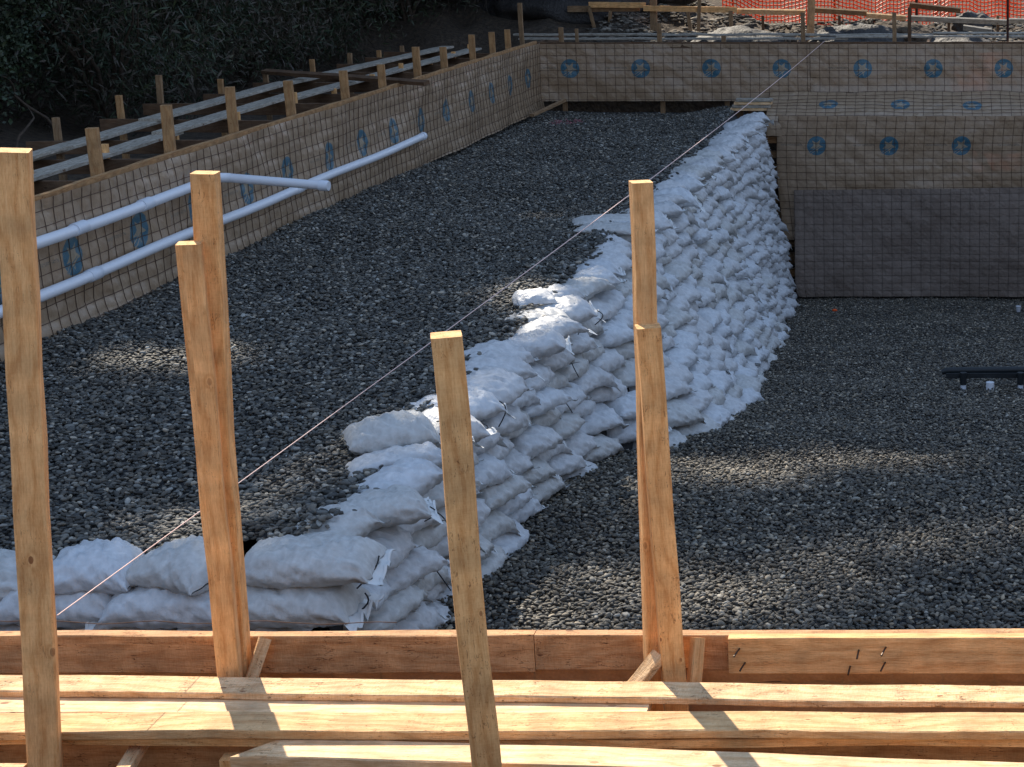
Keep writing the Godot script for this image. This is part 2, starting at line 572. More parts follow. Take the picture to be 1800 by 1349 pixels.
func build_gravel() -> void:
	var kinds := []
	for i in 5:
		kinds.append(lump_mesh(60 + i, 1, 0.32, 0.09))
	for bed in 2:
		var root := Node3D.new()
		root.name = "terrace_gravel" if bed == 0 else "pit_gravel"
		add_child(root)
		tag(root, "loose dark grey gravel covering the upper terrace" if bed == 0 else "loose dark grey gravel on the floor of the pit", "gravel", "", "stuff")
		var xf := [[], [], [], [], []]
		var col := [[], [], [], [], []]
		var z := -8.14 if bed == 0 else -7.6
		while z > -29.35:
			var c := 0.0265
			if z < -19.0:
				c = 0.030
			var x0 := left_x(z) - 0.05 if bed == 0 else along(XB, z) - 0.15
			var x1 := -2.93 if bed == 0 else 0.058 * -z + 0.8
			var x := x0
			while x < x1:
				var px := x + rng.randf_range(-0.5, 0.5) * c * 1.6
				var pz := z + rng.randf_range(-0.5, 0.5) * c * 1.6
				var size := rng.randf_range(0.0105, 0.0205)
				if rng.randf() < 0.06:
					size *= 1.35
				if bed == 1 and z < -13.0:
					size *= 0.85
				var y: float = (terrace_y(px, pz) if bed == 0 else pit_y(px, pz)) + rng.randf_range(-0.012, 0.014)
				var k := rng.randi() % 5
				xf[k].append(stone_at(Vector3(px, y, pz), size))
				var cc := stone_colour(0.12 if bed == 1 else 0.05)
				if bed == 0 and Vector2(px + 5.45, (pz + 28.0) * 0.5).length() < 0.22 + 0.25 * nz.get_noise_2d(px * 90.0, pz * 90.0) and rng.randf() < 0.5:
					cc = Color(0.28, 0.11, 0.12)      # marking paint sprayed on the stones
				col[k].append(cc)
				x += c
			z -= c
		if bed == 0:
			# stones that have rolled onto the backs of the top bags
			for i in 4200:
				var pz := rng.randf_range(-28.5, -8.3)
				var px := -3.04 + absf(rng.randfn(0.0, 0.075)) + 0.12 * nz.get_noise_1d(pz * 60.0)
				var k := rng.randi() % 5
				xf[k].append(stone_at(Vector3(px, terrace_y(-2.98, pz) + rng.randf_range(0.0, 0.05), pz), rng.randf_range(0.014, 0.026)))
				col[k].append(stone_colour())
		for k in 5:
			scatter("stones", kinds[k], M.stone, xf[k], col[k], root).set_meta("kind", "stuff")

# ------------------------------------------------------------------ sandbags
const BL := 0.59
const BW := 0.38
const BH := 0.182
func bag_meshes(sd: int) -> Array:
	var n := FastNoiseLite.new()
	n.seed = sd
	n.frequency = 1.0
	n.fractal_octaves = 2
	var r := RandomNumberGenerator.new()
	r.seed = sd
	var nu := 30
	var nv := 32
	var bend := r.randf_range(0.0, 0.05)
	var droop := r.randf_range(0.02, 0.07)
	var skew := r.randf_range(-0.05, 0.05)
	var fat := r.randf_range(-0.25, 0.25)
	var shape := func(u: float, a: float, out: float) -> Vector3:
		var e := absf(u)
		var hh := 0.5 * BH * pow(maxf(1.0 - pow(e, 3.6), 0.0), 0.55) * (1.0 + fat * u * 0.5) + 0.004
		var ww := 0.5 * BW * (0.82 + 0.18 * pow(maxf(1.0 - pow(e, 3.0), 0.0), 0.5)) + 0.025 * pow(e, 10.0)
		var c := cos(a)
		var s := sin(a)
		var zz := signf(c) * pow(absf(c), 0.95)
		var yy := signf(s) * pow(absf(s), 0.92)
		# pleats that run in from the sewn ends, and creases across the belly
		var pleat := n.get_noise_3d(zz * 7.0, yy * 3.0 + 20.0, u * 1.1) * 0.060 * pow(e, 1.6) * (1.0 - 0.75 * pow(e, 9.0))
		var crease := n.get_noise_3d(u * 3.4, zz * 2.2, yy * 2.2 + 9.0) * 0.022
		var ridge := (0.30 - absf(n.get_noise_3d(u * 4.5 + 40.0, zz * 2.2 + u, yy * 2.0))) * 0.030
		var k := 1.0 + (pleat + crease + ridge) / 0.1 * (1.0 - pow(e, 14.0))
		var p := Vector3(BL * 0.46 * u, hh * yy * (1.0 if yy > 0.0 else 0.86) * k, ww * zz * (1.0 + (k - 1.0) * 0.4))
		p.y -= bend * u * u + droop * smoothstep(0.72, 1.12, u + out) * 1.0
		p.z += skew * u * u
		p.x += 0.020 * n.get_noise_2d(zz * 2.0 + 5.0, u) * pow(e, 6.0)
		return p
	var v := PackedVector3Array()
	var idx := PackedInt32Array()
	for i in nu + 1:
		var u: float = sin((-1.0 + 2.0 * i / nu) * PI / 2.0) * 0.55 + (-1.0 + 2.0 * i / nu) * 0.45
		for j in nv:
			v.append(shape.call(u, TAU * j / nv, 0.0))
	for i in nu:
		for j in nv:
			var a := i * nv + j
			var b := i * nv + (j + 1) % nv
			idx.append_array([a, a + nv, b, b, a + nv, b + nv])
	var body := indexed(v, PackedVector2Array(), idx)
	# the sewn mouth: a frilled flap past the outer end, its rim rolled over
	var st := SurfaceTool.new()
	st.begin(Mesh.PRIMITIVE_TRIANGLES)
	st.set_smooth_group(0)
	var rows := []
	var p0: Vector3 = shape.call(1.0, 0.0, 0.0)
	var wz := absf(p0.z - skew)
	for q in 6:
		var row := []
		for j in 17:
			var zz := -1.0 + j / 8.0
			var f: float = minf(q, 3) / 3.0
			var lift: float = 0.007 * [0.0, 0.0, 0.0, 0.0, 1.0, 1.0][q]
			var back: float = 0.012 * [0.0, 0.0, 0.0, 0.0, 0.0, 1.0][q]
			var reach: float = (0.058 + 0.018 * n.get_noise_2d(zz * 1.1, 30.0)) * f - back
			var wave := n.get_noise_2d(zz * 1.7, 9.0 + sd) * 0.075 - 0.022 - 0.016 * zz * zz
			row.append(Vector3(p0.x + reach - 0.014, p0.y + wave * f + 0.001 + lift, zz * wz * (1.0 + 0.07 * f) + skew))
		rows.append(row)
	for j in 16:
		for q in 5:
			quad(st, rows[q][j], rows[q][j + 1], rows[q + 1][j + 1], rows[q + 1][j])
	st.generate_normals()
	return [body, st.commit()]

func ordinal(n: int) -> String:
	var suffix := "th"
	if (n % 100) < 11 or (n % 100) > 13:
		suffix = ["th", "st", "nd", "rd", "th", "th", "th", "th", "th", "th"][n % 10]
	return "%d%s" % [n, suffix]

func build_sandbags() -> void:
	var kinds := []
	for i in 10:
		kinds.append(bag_meshes(200 + i * 7))
	var bags := []
	# side wall: courses from the top, bags in each course counted from the near corner
	var k := 0
	while k < 20:
		var yc := 0.05 - 0.163 * k
		var z := -8.42 - (0.28 if k % 2 == 1 else 0.0)
		var count := 0
		while z > -28.3:
			var y := yc + 0.04 * smoothstep(-12.0, -8.0, z) - 0.12 * smoothstep(-19.0, -26.0, z) + rng.randf_range(-0.010, 0.010) + 0.035 * nz.get_noise_2d(z * 16.0, k * 4.0)
			var x0 := face_x(y, z)
			var slope := (face_x(y, z - 0.15) - face_x(y, z + 0.15)) / 0.3      # dx per metre going away
			var run := sqrt(1.0 + slope * slope)
			var pitch := rng.randf_range(0.50, 0.57) if k > 0 else rng.randf_range(0.37, 0.45)
			if y > along(FY, z) - 0.05:
				count += 1
				var turn := atan(slope)
				# the top bags lie askew over the edge; the others run along the wall, the sewn mouth at the far end and turned out
				var yaw := PI / 2.0 - turn - (rng.randf_range(0.35, 1.5) if k == 0 else rng.randf_range(0.10, 0.42))
				var tip := rng.randf_range(-0.10, 0.05) if k > 0 else rng.randf_range(0.06, 0.24)
				var b := Basis(Vector3.UP, yaw) * Basis(Vector3.BACK, tip) * Basis(Vector3.RIGHT, rng.randf_range(0.0, 0.28) if k > 0 else rng.randf_range(-0.28, 0.28))
				var inset := (0.185 if k > 0 else 0.27) + rng.randf_range(-0.06, 0.055) * (2.0 if k == 0 else 1.0)
				var away := Vector3(1, 0, 0).rotated(Vector3.UP, -turn)
				var s := Vector3(rng.randf_range(0.92, 1.06), rng.randf_range(0.90, 1.05), rng.randf_range(0.88, 1.04))
				var where := "top course" if k == 0 else "%s course from the top" % ordinal(k + 1)
				bags.append([Transform3D(b * Basis.from_scale(s), Vector3(x0, y, z) - away * inset), "white sandbag of the side wall, %s, %s from its near end" % [where, ordinal(count)]])
			z -= pitch / run
		k += 1
	# front row: laid along the edge that faces the camera
	var tops := [[-2.84, 0.125, 0.66, 0.05], [-3.40, 0.115, 0.46, -0.35], [-3.83, 0.10, 0.44, 0.15], [-4.35, 0.05, 0.6, 0.0], [-4.9, 0.05, 0.62, 0.1], [-5.5, 0.05, 0.62, 0.0]]
	var words := ["broad bulging", "short half turned", "flat sagging", "pale", "pale", "pale"]
	for i in tops.size():
		var t: Array = tops[i]
		var b := Basis(Vector3.UP, t[3] + (PI if i > 0 else 0.0)) * Basis(Vector3.RIGHT, 0.12 if i == 0 else -0.12)
		bags.append([Transform3D(b * Basis.from_scale(Vector3(t[2] / BL, 1.0, 0.98)), Vector3(t[0], t[1], -7.98)), "%s white sandbag on top of the front row, %s from the corner" % [words[i], ordinal(i + 1)]])
	for c in 3:
		for i in 6:
			var x := -2.90 - i * 0.53 - (0.26 if c == 1 else 0.0) - rng.randf_range(-0.02, 0.02)
			var b := Basis(Vector3.UP, rng.randf_range(-0.1, 0.1) + (PI if (i + c) % 2 == 1 else 0.0))
			bags.append([Transform3D(b * Basis.from_scale(Vector3(1.12, 1.12, 1.08)), Vector3(x, -0.045 - c * 0.165, -7.93 + c * 0.02)), "white sandbag in the front row, %s layer down, %s from the corner" % [["second", "third", "fourth"][c], ordinal(i + 1)]])
	# bags that have slid back onto the gravel
	bags.append([Transform3D(Basis(Vector3.UP, 0.42) * Basis(Vector3.BACK, 0.06) * Basis.from_scale(Vector3(0.9, 1.15, 1.0)), Vector3(-3.0, 0.17, -9.95)), "white sandbag sprawled onto the upper gravel, left of the middle post"])
	bags.append([Transform3D(Basis(Vector3.UP, 1.9) * Basis.from_scale(Vector3(0.62, 0.7, 0.8)), Vector3(-2.98, 0.15, -13.75)), "small white sandbag lying back on the upper gravel edge"])
	bags.append([Transform3D(Basis(Vector3.UP, 0.25) * Basis.from_scale(Vector3(1.25, 0.5, 0.95)), Vector3(-3.02, 0.14, -17.5)), "flat half empty white sandbag lying on the gravel above the wall"])
	bags.append([Transform3D(Basis(Vector3.UP, -0.15) * Basis.from_scale(Vector3(1.15, 0.55, 0.9)), Vector3(-2.90, 0.15, -16.95)), "flat white sandbag in front of the half empty one on the wall edge"])
	bags.append([Transform3D(Basis(Vector3.UP, 0.12) * Basis.from_scale(Vector3(0.8, 1.15, 1.0)), Vector3(-3.18, -0.04, -8.0)), "white sandbag filling the gap under the broad front bag, behind the paired posts"])
	# the 300 that show largest are things of their own, the far small ones one mass
	var eye := Vector3(0, 3.05, 0)
	for b in bags:
		b.append(b[0].origin.distance_to(eye) + (100.0 if b[0].origin.z > -8.05 and b[0].origin.y < -0.15 else 0.0))
	bags.sort_custom(func(p, q): return p[2] < q[2])
	var far := [[], [], [], [], [], [], [], [], [], []]
	var far_white := [[], [], [], [], [], [], [], [], [], []]
	for i in bags.size():
		var kind := rng.randi() % 10
		if i < 300:
			var o := thing("sandbag", bags[i][0].origin, bags[i][1], "sandbag", "sandbags of the retaining wall")
			o.transform = bags[i][0]
			put(kinds[kind][0], "sack", M.sacks[rng.randi() % 3], o)
			put(kinds[kind][1], "hem", M.hem, o)
			if rng.randf() < 0.38 and bags[i][2] < 20.0:
				var a := Vector3(BL * 0.47, -0.01, rng.randf_range(-0.12, 0.12))
				var way := Vector3(rng.randf_range(-0.08, 0.06), rng.randf_range(-0.17, -0.06), rng.randf_range(-0.13, 0.13)) * rng.randf_range(0.8, 1.7)
				var arch := Vector3(rng.randf_range(0.02, 0.05), rng.randf_range(-0.01, 0.03), rng.randf_range(-0.05, 0.05))
				var pts := []
				for q in 7:
					var f := q / 6.0
					pts.append(a + way * f + arch * sin(f * PI))
				put(tube_mesh(pts, [0.0038], 6), "tie", M.tie, o)
		else:
			far[kind].append(bags[i][0])
			far_white[kind].append(Color.WHITE)
	var mass := Node3D.new()
	mass.name = "far_sandbags"
	add_child(mass)
	tag(mass, "small far white sandbags at the deep end of the retaining wall", "sandbags", "", "stuff")
	for kind in 10:
		if far[kind].size() > 0:
			scatter("sacks", kinds[kind][0], M.sack, far[kind], far_white[kind], mass).set_meta("kind", "stuff")
			scatter("hems", kinds[kind][1], M.hem, far[kind], far_white[kind], mass).set_meta("kind", "stuff")
	print("bags ", bags.size())

# ------------------------------------------------------------------ paper and mesh walls
const WS := 0.152
const WT := 0.115
func quilt(s: float, t: float, amp: float) -> float:
	var q := absf(sin(PI * s / WS)) * absf(sin(PI * t / WT))
	return amp * pow(q, 0.5) * (0.8 + 0.5 * nz.get_noise_2d(s * 160.0, t * 160.0)) + 0.045 * nz.get_noise_2d(s * 26.0, t * 40.0) + 0.012 * nz.get_noise_2d(s * 150.0 + t * 90.0, t * 120.0)

func wall_sheet(root: Node3D, pos: Callable, out: Vector3, s0: float, s1: float, t0: float, t1: float, m: Material, us: float, uo: float, vo: float, amp := 0.010, wm: Material = null, wr := 0.0030) -> void:
	# pos(s, t): the plain surface in metres along and across the sheet; out: the way it faces
	var at := func(s: float, t: float) -> Vector3: return pos.call(s, t) + out * quilt(s, t, amp)
	var ns := int((s1 - s0) / 0.038)
	var nt := int(absf(t1 - t0) / 0.029)
	var place := func(a, b): return at.call(lerpf(s0, s1, a), lerpf(t0, t1, b)) - root.position
	var uv := func(a, b): return Vector2(lerpf(s0, s1, a) / us + uo, -(lerpf(t0, t1, b)) + vo)
	var mesh := grid_mesh(place, uv, ns, nt)
	var st := SurfaceTool.new()
	st.create_from(mesh, 0)
	st.generate_tangents()
	put(st.commit(), "paper", m, root)
	st = SurfaceTool.new()
	st.begin(Mesh.PRIMITIVE_TRIANGLES)
	st.set_smooth_group(0)
	var i := ceili(s0 / WS)
	while i * WS < s1:
		var pts := []
		for j in 13:
			var t := lerpf(t0, t1, j / 12.0)
			pts.append(at.call(i * WS + 0.005 * nz.get_noise_2d(i * 70.0, t * 60.0), t) + out * (0.008 + 0.002 * nz.get_noise_2d(i * 30.0, t * 200.0)) - root.position)
		tube_into(st, pts, [wr], 4, false)
		i += 1
	var j := ceili(minf(t0, t1) / WT)
	while j * WT < maxf(t0, t1):
		var pts := []
		var s := s0
		while s < s1 + 0.05:
			var q := minf(s, s1)
			pts.append(at.call(q, j * WT + 0.004 * nz.get_noise_2d(q * 40.0, j * 50.0)) + out * 0.010 - root.position)
			s += 0.152
		tube_into(st, pts, [wr], 4, false)
		j += 1
	st.generate_normals()
	put(st.commit(), "wire_mesh", M.wire if wm == null else wm, root)

func build_walls() -> void:
	# left wall
	var root := thing("paper_wall", Vector3(-6.4, 0, -13), "long beige kraft paper wall with wire mesh along the left of the terrace", "formwork wall")
	var left := func(s: float, t: float) -> Vector3:
		var z := -6.4 - s
		return Vector3(left_x(z) + 0.03 + 0.012 * pow(maxf(0.14 - t, 0.0) / 0.14, 1.5) * (1.0 + 3.0 * nz.get_noise_2d(s * 12.0, 3.0)) - 0.03 * t, t, z)
	wall_sheet(root, left, Vector3(1, 0, 0), 0.0, 22.95, -0.03, 1.0, M.kraft, 1.145, 0.5 - 7.18 / 1.145, 1.0 - 0.01, 0.015)
	board("top_rail", Vector3(left_x(-6.2) - 0.05, 0.975, -6.2), Vector3(left_x(-17.8) - 0.05, 0.985, -17.8), 0.045, 0.095, Vector3.UP, M.stake, root, 0.008)
	board("top_rail", Vector3(left_x(-17.82) - 0.05, 0.98, -17.82), Vector3(left_x(-29.3) - 0.05, 0.985, -29.3), 0.045, 0.095, Vector3.UP, M.stake, root, 0.008)
	# back wall, left part
	root = thing("paper_wall", Vector3(-4, 0, -29.3), "brown kraft paper wall hanging across the far end of the terrace", "formwork wall")
	var back := func(s: float, t: float) -> Vector3:
		return Vector3(-6.06 + s, t, -29.3 + 0.06 * exp(-s * 6.0) + 0.02 * sin(s * 2.0))
	wall_sheet(root, back, Vector3(0, 0, 1), 0.0, 4.40, 0.09, 0.985, M.kraft, 1.117, 0.5 - 0.50 / 1.117, 1.073)
	board("top_rail", Vector3(-6.1, 0.96, -29.36), Vector3(-1.62, 0.965, -29.36), 0.045, 0.095, Vector3.UP, M.old_dark, root, 0.006)
	for x in [-5.69, -4.13, -3.10]:
		board("leg", Vector3(x, -0.12, -29.40), Vector3(x + 0.01, 0.95, -29.42), 0.075, 0.045, Vector3.BACK, M.old, root)
	# back wall, right part, above the shelf
	root = thing("paper_wall", Vector3(0, 0, -29.3), "brown kraft paper wall above the sloping shelf at the far right", "formwork wall")
	var back2 := func(s: float, t: float) -> Vector3:
		return Vector3(-1.76 + s, t, -29.285 + 0.02 * sin(s * 1.7) + 0.12 * pow(maxf(0.42 - t, 0.0) / 0.3, 2.0))
	wall_sheet(root, back2, Vector3(0, 0, 1), 0.0, 6.0, 0.20, 0.985, M.kraft, 1.117, 0.5 - 0.832 / 1.117, 1.073)
	board("top_rail", Vector3(-1.615, 0.965, -29.36), Vector3(4.3, 0.97, -29.36), 0.045, 0.095, Vector3.UP, M.old_dark, root, 0.006)
	# the sloping shelf
	root = thing("paper_shelf", Vector3(0, 0, -28.8), "pale sloping shelf draped with printed paper and mesh below the far wall", "formwork shelf")
	var shelf := func(s: float, t: float) -> Vector3:
		# t runs from the back edge forwards, then over the lip
		var z := -29.22 + minf(t, 0.84) * 0.95
		var y := 0.235 - 0.30 * pow(clampf(t, 0.0, 0.84) / 0.84, 0.9)
		if t > 0.84:
			var f := t - 0.84
			y -= f
			z += 0.06 * (1.0 - exp(-f * 12.0))
		return Vector3(-2.40 + s, y, z)
	wall_sheet(root, shelf, Vector3(0, 0.8, 0.6), 0.0, 6.6, 0.0, 1.13, M.kraft, 1.125, 0.5 - 0.945 / 1.125, 0.90, 0.012)
	# lower wall of the deep end
	root = thing("paper_wall", Vector3(0, -1, -28.4), "beige printed paper wall of the deep end below the shelf", "formwork wall")
	var low := func(s: float, t: float) -> Vector3:
		return Vector3(-2.20 + s + 0.05 * sin(t * 2.0), t, -28.34 + 0.03 * sin(s * 1.3 + t) - 0.05 * exp(-s * 5.0))
	wall_sheet(root, low, Vector3(0, 0, 1), 0.0, 6.4, -1.98, -0.04, M.kraft, 1.12, 0.5 - 0.62 / 1.12, 0.0 - 0.03, 0.010)
	root = thing("grey_paper_sheet", Vector3(0, -2, -28.3), "dark grey building paper with faint mesh hung over the lower far wall", "paper sheet")
	var grey := func(s: float, t: float) -> Vector3:
		var bottom := 1.0 - clampf((t + 2.93) / 0.25, 0.0, 1.0)
		return Vector3(-1.98 + s + 0.09 * bottom * bottom * exp(-s * 4.0), t + 0.014 * s * smoothstep(-2.93, -1.2, t), -28.22 + 0.05 * sin(s * 1.1 + t * 1.4) + 0.05 * nz.get_noise_2d(s * 22.0, t * 22.0) - 0.03 * exp(-s * 6.0))
	wall_sheet(root, grey, Vector3(0, 0, 1), 0.0, 6.2, -2.86, -1.18, M.grey_paper, 1.117, 0.0, 0.0, 0.016, M.wire_dull, 0.0022)
	# timber packed between the sandbags and the lower wall
	var pk := thing("timber_packing", Vector3(-2.3, -2.9, -28.75), "stacked weathered timber blocks between sandbags and the far lower wall", "timber")
	for i in 12:
		var y := -0.20 - i * 0.235
		board("block", Vector3(-2.75 + rng.randf_range(-0.05, 0.02), y, -28.66 - 0.02 * (i % 2)), Vector3(-2.02 + i * 0.028 + rng.randf_range(-0.05, 0.03), y + rng.randf_range(-0.01, 0.01), -28.62), 0.16, 0.15 if i % 3 == 0 else 0.10, Vector3.UP, M.old if i % 3 != 1 else M.edge, pk)
	for i in 3:
		board("block", Vector3(-2.85 + 0.20 * i, -2.9, -28.85), Vector3(-2.85 + 0.2 * i, 0.0, -28.85), 0.12, 0.08, Vector3.BACK, M.old_dark, pk)
	var labels := ["lowest", "second", "third", "topmost"]
	for i in 4:
		tag(board("stacked_board", Vector3(-2.98 + i * 0.03, 0.015 + i * 0.048, -28.82 + i * 0.01), Vector3(-2.36 + i * 0.012, 0.018 + i * 0.048, -28.80 + i * 0.01), 0.20, 0.040, Vector3.UP, M.plank_smooth if i % 2 == 0 else M.grey_plank), "%s of the pale boards stacked on the far sandbags under the back wall" % labels[i], "board", "boards stacked by the far sandbags")
	tag(board("loose_stick", Vector3(-5.90, 0.02, -27.85), Vector3(-5.62, 0.13, -29.0), 0.07, 0.04, Vector3.UP, M.old), "short weathered stick leaning in the far left corner of the terrace", "stick")

# ------------------------------------------------------------------ timber behind the walls
func build_left_staging() -> void:
	# per frame: post z, post top, outer reach, outer stake top
	var frames := [[-13.1, 1.36, 2.0, 1.15], [-14.46, 1.38, 2.0, 1.08], [-15.79, 1.42, 2.05, 1.10], [-17.24, 1.44, 2.0, 1.14], [-18.76, 1.36, 2.0, 1.20], [-20.42, 1.32, 2.3, 1.26], [-21.73, 1.28, 2.15, 1.10], [-23.18, 1.38, 2.1, 1.08], [-24.40, 1.29, 2.0, 1.12], [-25.76, 1.36, 1.9, 1.10], [-26.95, 1.32, 1.9, 1.05], [-27.86, 1.30, 1.9, 1.05]]
	for i in frames.size():
		var f: Array = frames[i]
		var x := left_x(f[0]) - 0.12
		var o := thing("formwork_frame", Vector3(x, 0.3, f[0]), "timber bracing frame behind the left paper wall, %s post from the front" % ordinal(i + 1), "timber frame", "bracing frames behind the left wall")
		var lean := rng.randf_range(-0.02, 0.02)
		board("post", Vector3(x, 0.25, f[0]), Vector3(x - lean, f[1], f[0] + rng.randf_range(-0.02, 0.02)), 0.085, 0.075, Vector3.BACK.rotated(Vector3.UP, rng.randf_range(0.0, 0.25)), M.stake, o)
		board("cross_beam", Vector3(x - 0.06, 0.885 + rng.randf_range(-0.015, 0.01), f[0] - 0.07), Vector3(x - f[2], 0.89 + rng.randf_range(-0.03, 0.02), f[0] - 0.07 + rng.randf_range(-0.04, 0.04)), 0.048, 0.125, Vector3.UP, M.old_dark, o)
		var sx: float = x - f[2] + 0.18 + rng.randf_range(-0.05, 0.1)
		board("outer_stake", Vector3(sx, 0.2, f[0] - 0.13), Vector3(sx + rng.randf_range(-0.03, 0.03), f[3], f[0] - 0.13), 0.06, 0.05, Vector3.BACK, M.stake if i % 2 == 0 else M.old, o)
		var sp: float = x - 0.62
		board("peg", Vector3(sp, 0.3, f[0] - 0.13), Vector3(sp, 0.99 + 0.04 * (i % 3), f[0] - 0.13), 0.055, 0.05, Vector3.BACK, M.post_b, o)
	var runs := [
		[Vector3(-7.08, 0.975, -12.6), Vector3(-7.14, 0.985, -17.5), "weathered grey plank on the left staging, nearest the wall, front length"],
		[Vector3(-7.12, 1.012, -17.2), Vector3(-7.13, 1.012, -20.9), "weathered grey plank on the left staging, nearest the wall, middle length"],
		[Vector3(-7.10, 0.985, -20.7), Vector3(-6.78, 0.99, -28.2), "weathered grey plank on the left staging, nearest the wall, far length"],
		[Vector3(-7.66, 0.975, -14.0), Vector3(-7.72, 0.985, -18.6), "weathered grey plank on the left staging, outer run, front length"],
		[Vector3(-7.70, 1.012, -18.3), Vector3(-7.70, 1.012, -22.4), "weathered grey plank on the left staging, outer run, middle length"],
		[Vector3(-7.80, 0.985, -22.2), Vector3(-7.30, 0.99, -28.6), "weathered grey plank on the left staging, outer run, far length"],
		[Vector3(-7.50, 1.013, -14.1), Vector3(-7.56, 1.013, -16.2), "short split grey plank lying beside the outer staging run"]]
	for r in runs:
		tag(board("staging_plank", r[0], r[1], 0.20 if r != runs[6] else 0.08, 0.030, Vector3.UP, M.grey_plank, null, 0.002), r[2], "plank", "planks of the left staging")
	tag(board("loose_board", Vector3(-8.25, 1.075, -23.2), Vector3(-5.88, 1.045, -21.95), 0.10, 0.045, Vector3(0.1, 1, 0.3), M.old_dark), "dark loose board lying across the top of the left wall", "board")

func build_back_timber() -> void:
	var st := [[-5.72, 1.23, 0.075], [-5.47, 1.21, 0.05], [-4.16, 1.30, 0.075], [-3.14, 1.10, 0.07], [-1.88, 1.46, 0.065], [-0.43, 1.46, 0.065], [-6.35, 1.36, 0.07]]
	var words := ["squat peg standing up behind the far wall near its left end", "thin second peg behind the far wall near its left end", "stout peg behind the far wall above its second emblem", "stub of a peg just above the far wall", "tall peg behind the far wall above the sandbag end", "tall peg behind the far wall above the pale shelf", "tall weathered post at the far left corner of the walls"]
	for i in st.size():
		var s: Array = st[i]
		tag(board("back_peg", Vector3(s[0] + 0.01, 0.2, -29.52), Vector3(s[0], s[1] + (0.25 if i == 6 else 0.0), -29.5), s[2], 0.05, Vector3.BACK, M.old), words[i], "peg", "pegs behind the far wall")
	tag(board("back_peg", Vector3(-0.20, 0.3, -30.3), Vector3(-0.19, 1.50, -30.3), 0.06, 0.05, Vector3.BACK, M.old_dark), "dark peg standing behind the far staging planks", "peg", "pegs behind the far wall")
	var rails := [[Vector3(-6.6, 0.985, -30.5), Vector3(-1.2, 0.985, -30.5), 0.16, "long pale plank behind the far wall, nearer run, left length"], [Vector3(-1.4, 1.017, -30.48), Vector3(5.0, 1.017, -30.52), 0.16, "long pale plank behind the far wall, nearer run, right length"], [Vector3(-6.9, 0.985, -31.5), Vector3(0.6, 0.985, -31.45), 0.18, "long pale plank behind the far wall, farther run, left length"], [Vector3(0.2, 1.017, -31.4), Vector3(5.5, 1.017, -31.5), 0.18, "long pale plank behind the far wall, farther run, right length"]]
	for r in rails:
		tag(board("staging_plank", r[0], r[1], r[2], 0.03, Vector3.UP, M.grey_plank, null, 0.01), r[3], "plank", "planks of the far staging")
	for i in 5:
		var x := -6.2 + i * 2.1
		tag(board("bearer", Vector3(x, 0.92, -29.6), Vector3(x + 0.05, 0.92, -32.0), 0.05, 0.095, Vector3.UP, M.old_dark), "short dark bearer under the far staging planks, %s from the left" % ordinal(i + 1), "bearer", "bearers of the far staging")
	# profile boards on the slope behind
	var z := -34.0
	var pr := thing("profile_frame", Vector3(-5.4, 0.6, z), "timber profile board on splayed legs behind the far wall, left", "timber frame", "profile frames on the slope")
	board("rail", Vector3(-6.45, 1.28, z), Vector3(-5.15, 1.29, z - 0.1), 0.045, 0.11, Vector3.UP, M.old, pr)
	board("rail", Vector3(-6.05, 1.36, z + 0.05), Vector3(-5.02, 1.35, z + 0.02), 0.045, 0.10, Vector3.UP, M.post_b, pr)
	board("leg", Vector3(-5.86, 0.5, z + 0.09), Vector3(-6.05, 1.34, z + 0.07), 0.06, 0.045, Vector3.BACK, M.old, pr)
	board("leg", Vector3(-5.72, 0.5, z + 0.1), Vector3(-5.66, 1.25, z + 0.06), 0.06, 0.045, Vector3.BACK, M.old, pr)
	pr = thing("profile_frame", Vector3(-4.0, 0.6, z), "timber profile board with a thick pale post behind the far wall", "timber frame", "profile frames on the slope")
	board("post", Vector3(-4.90, 0.4, z + 0.05), Vector3(-4.86, 2.0, z), 0.12, 0.10, Vector3.BACK, M.old, pr)
	board("rail", Vector3(-5.05, 1.30, z + 0.11), Vector3(-3.35, 1.27, z + 0.12), 0.045, 0.10, Vector3.UP, M.post_b, pr)
	board("leg", Vector3(-4.16, 0.5, z + 0.16), Vector3(-4.24, 1.24, z + 0.16), 0.06, 0.045, Vector3.BACK, M.old, pr)
	board("leg", Vector3(-4.08, 0.5, z + 0.16), Vector3(-4.02, 1.46, z + 0.16), 0.06, 0.045, Vector3.BACK, M.old, pr)
	board("leg", Vector3(-3.46, 0.5, z + 0.17), Vector3(-3.46, 1.26, z + 0.17), 0.075, 0.045, Vector3.BACK, M.old, pr)
	var laid := [[Vector3(-3.36, 1.245, z), Vector3(-2.12, 1.22, z), M.plank, "sunlit board laid along the slope, left of the brown post"], [Vector3(-2.05, 1.26, z - 0.2), Vector3(-0.98, 1.20, z - 0.1), M.old, "weathered board laid along the slope, right of the brown post"], [Vector3(-1.0, 1.17, z), Vector3(-0.28, 1.12, z), M.plank, "short sunlit board laid along the slope in the middle"], [Vector3(-0.2, 1.12, z), Vector3(1.55, 1.05, z + 0.1), M.grey_plank, "long grey board laid along the slope at the right"], [Vector3(-0.22, 1.34, z - 0.3), Vector3(0.72, 1.24, z - 0.3), M.old_dark, "dark tilted board propped on the slope below the orange fence"], [Vector3(0.75, 1.0, z + 0.8), Vector3(1.25, 0.94, z + 0.9), M.grey_plank, "short grey offcut lying on the slope at the far right"], [Vector3(1.6, 1.07, z), Vector3(3.6, 1.02, z), M.grey_plank, "grey board laid along the slope at the right edge"]]
	for b in laid:
		tag(board("slope_board", b[0], b[1], 0.05, 0.095, Vector3(0, 1, 0.5), b[2]), b[3], "board", "boards on the slope")
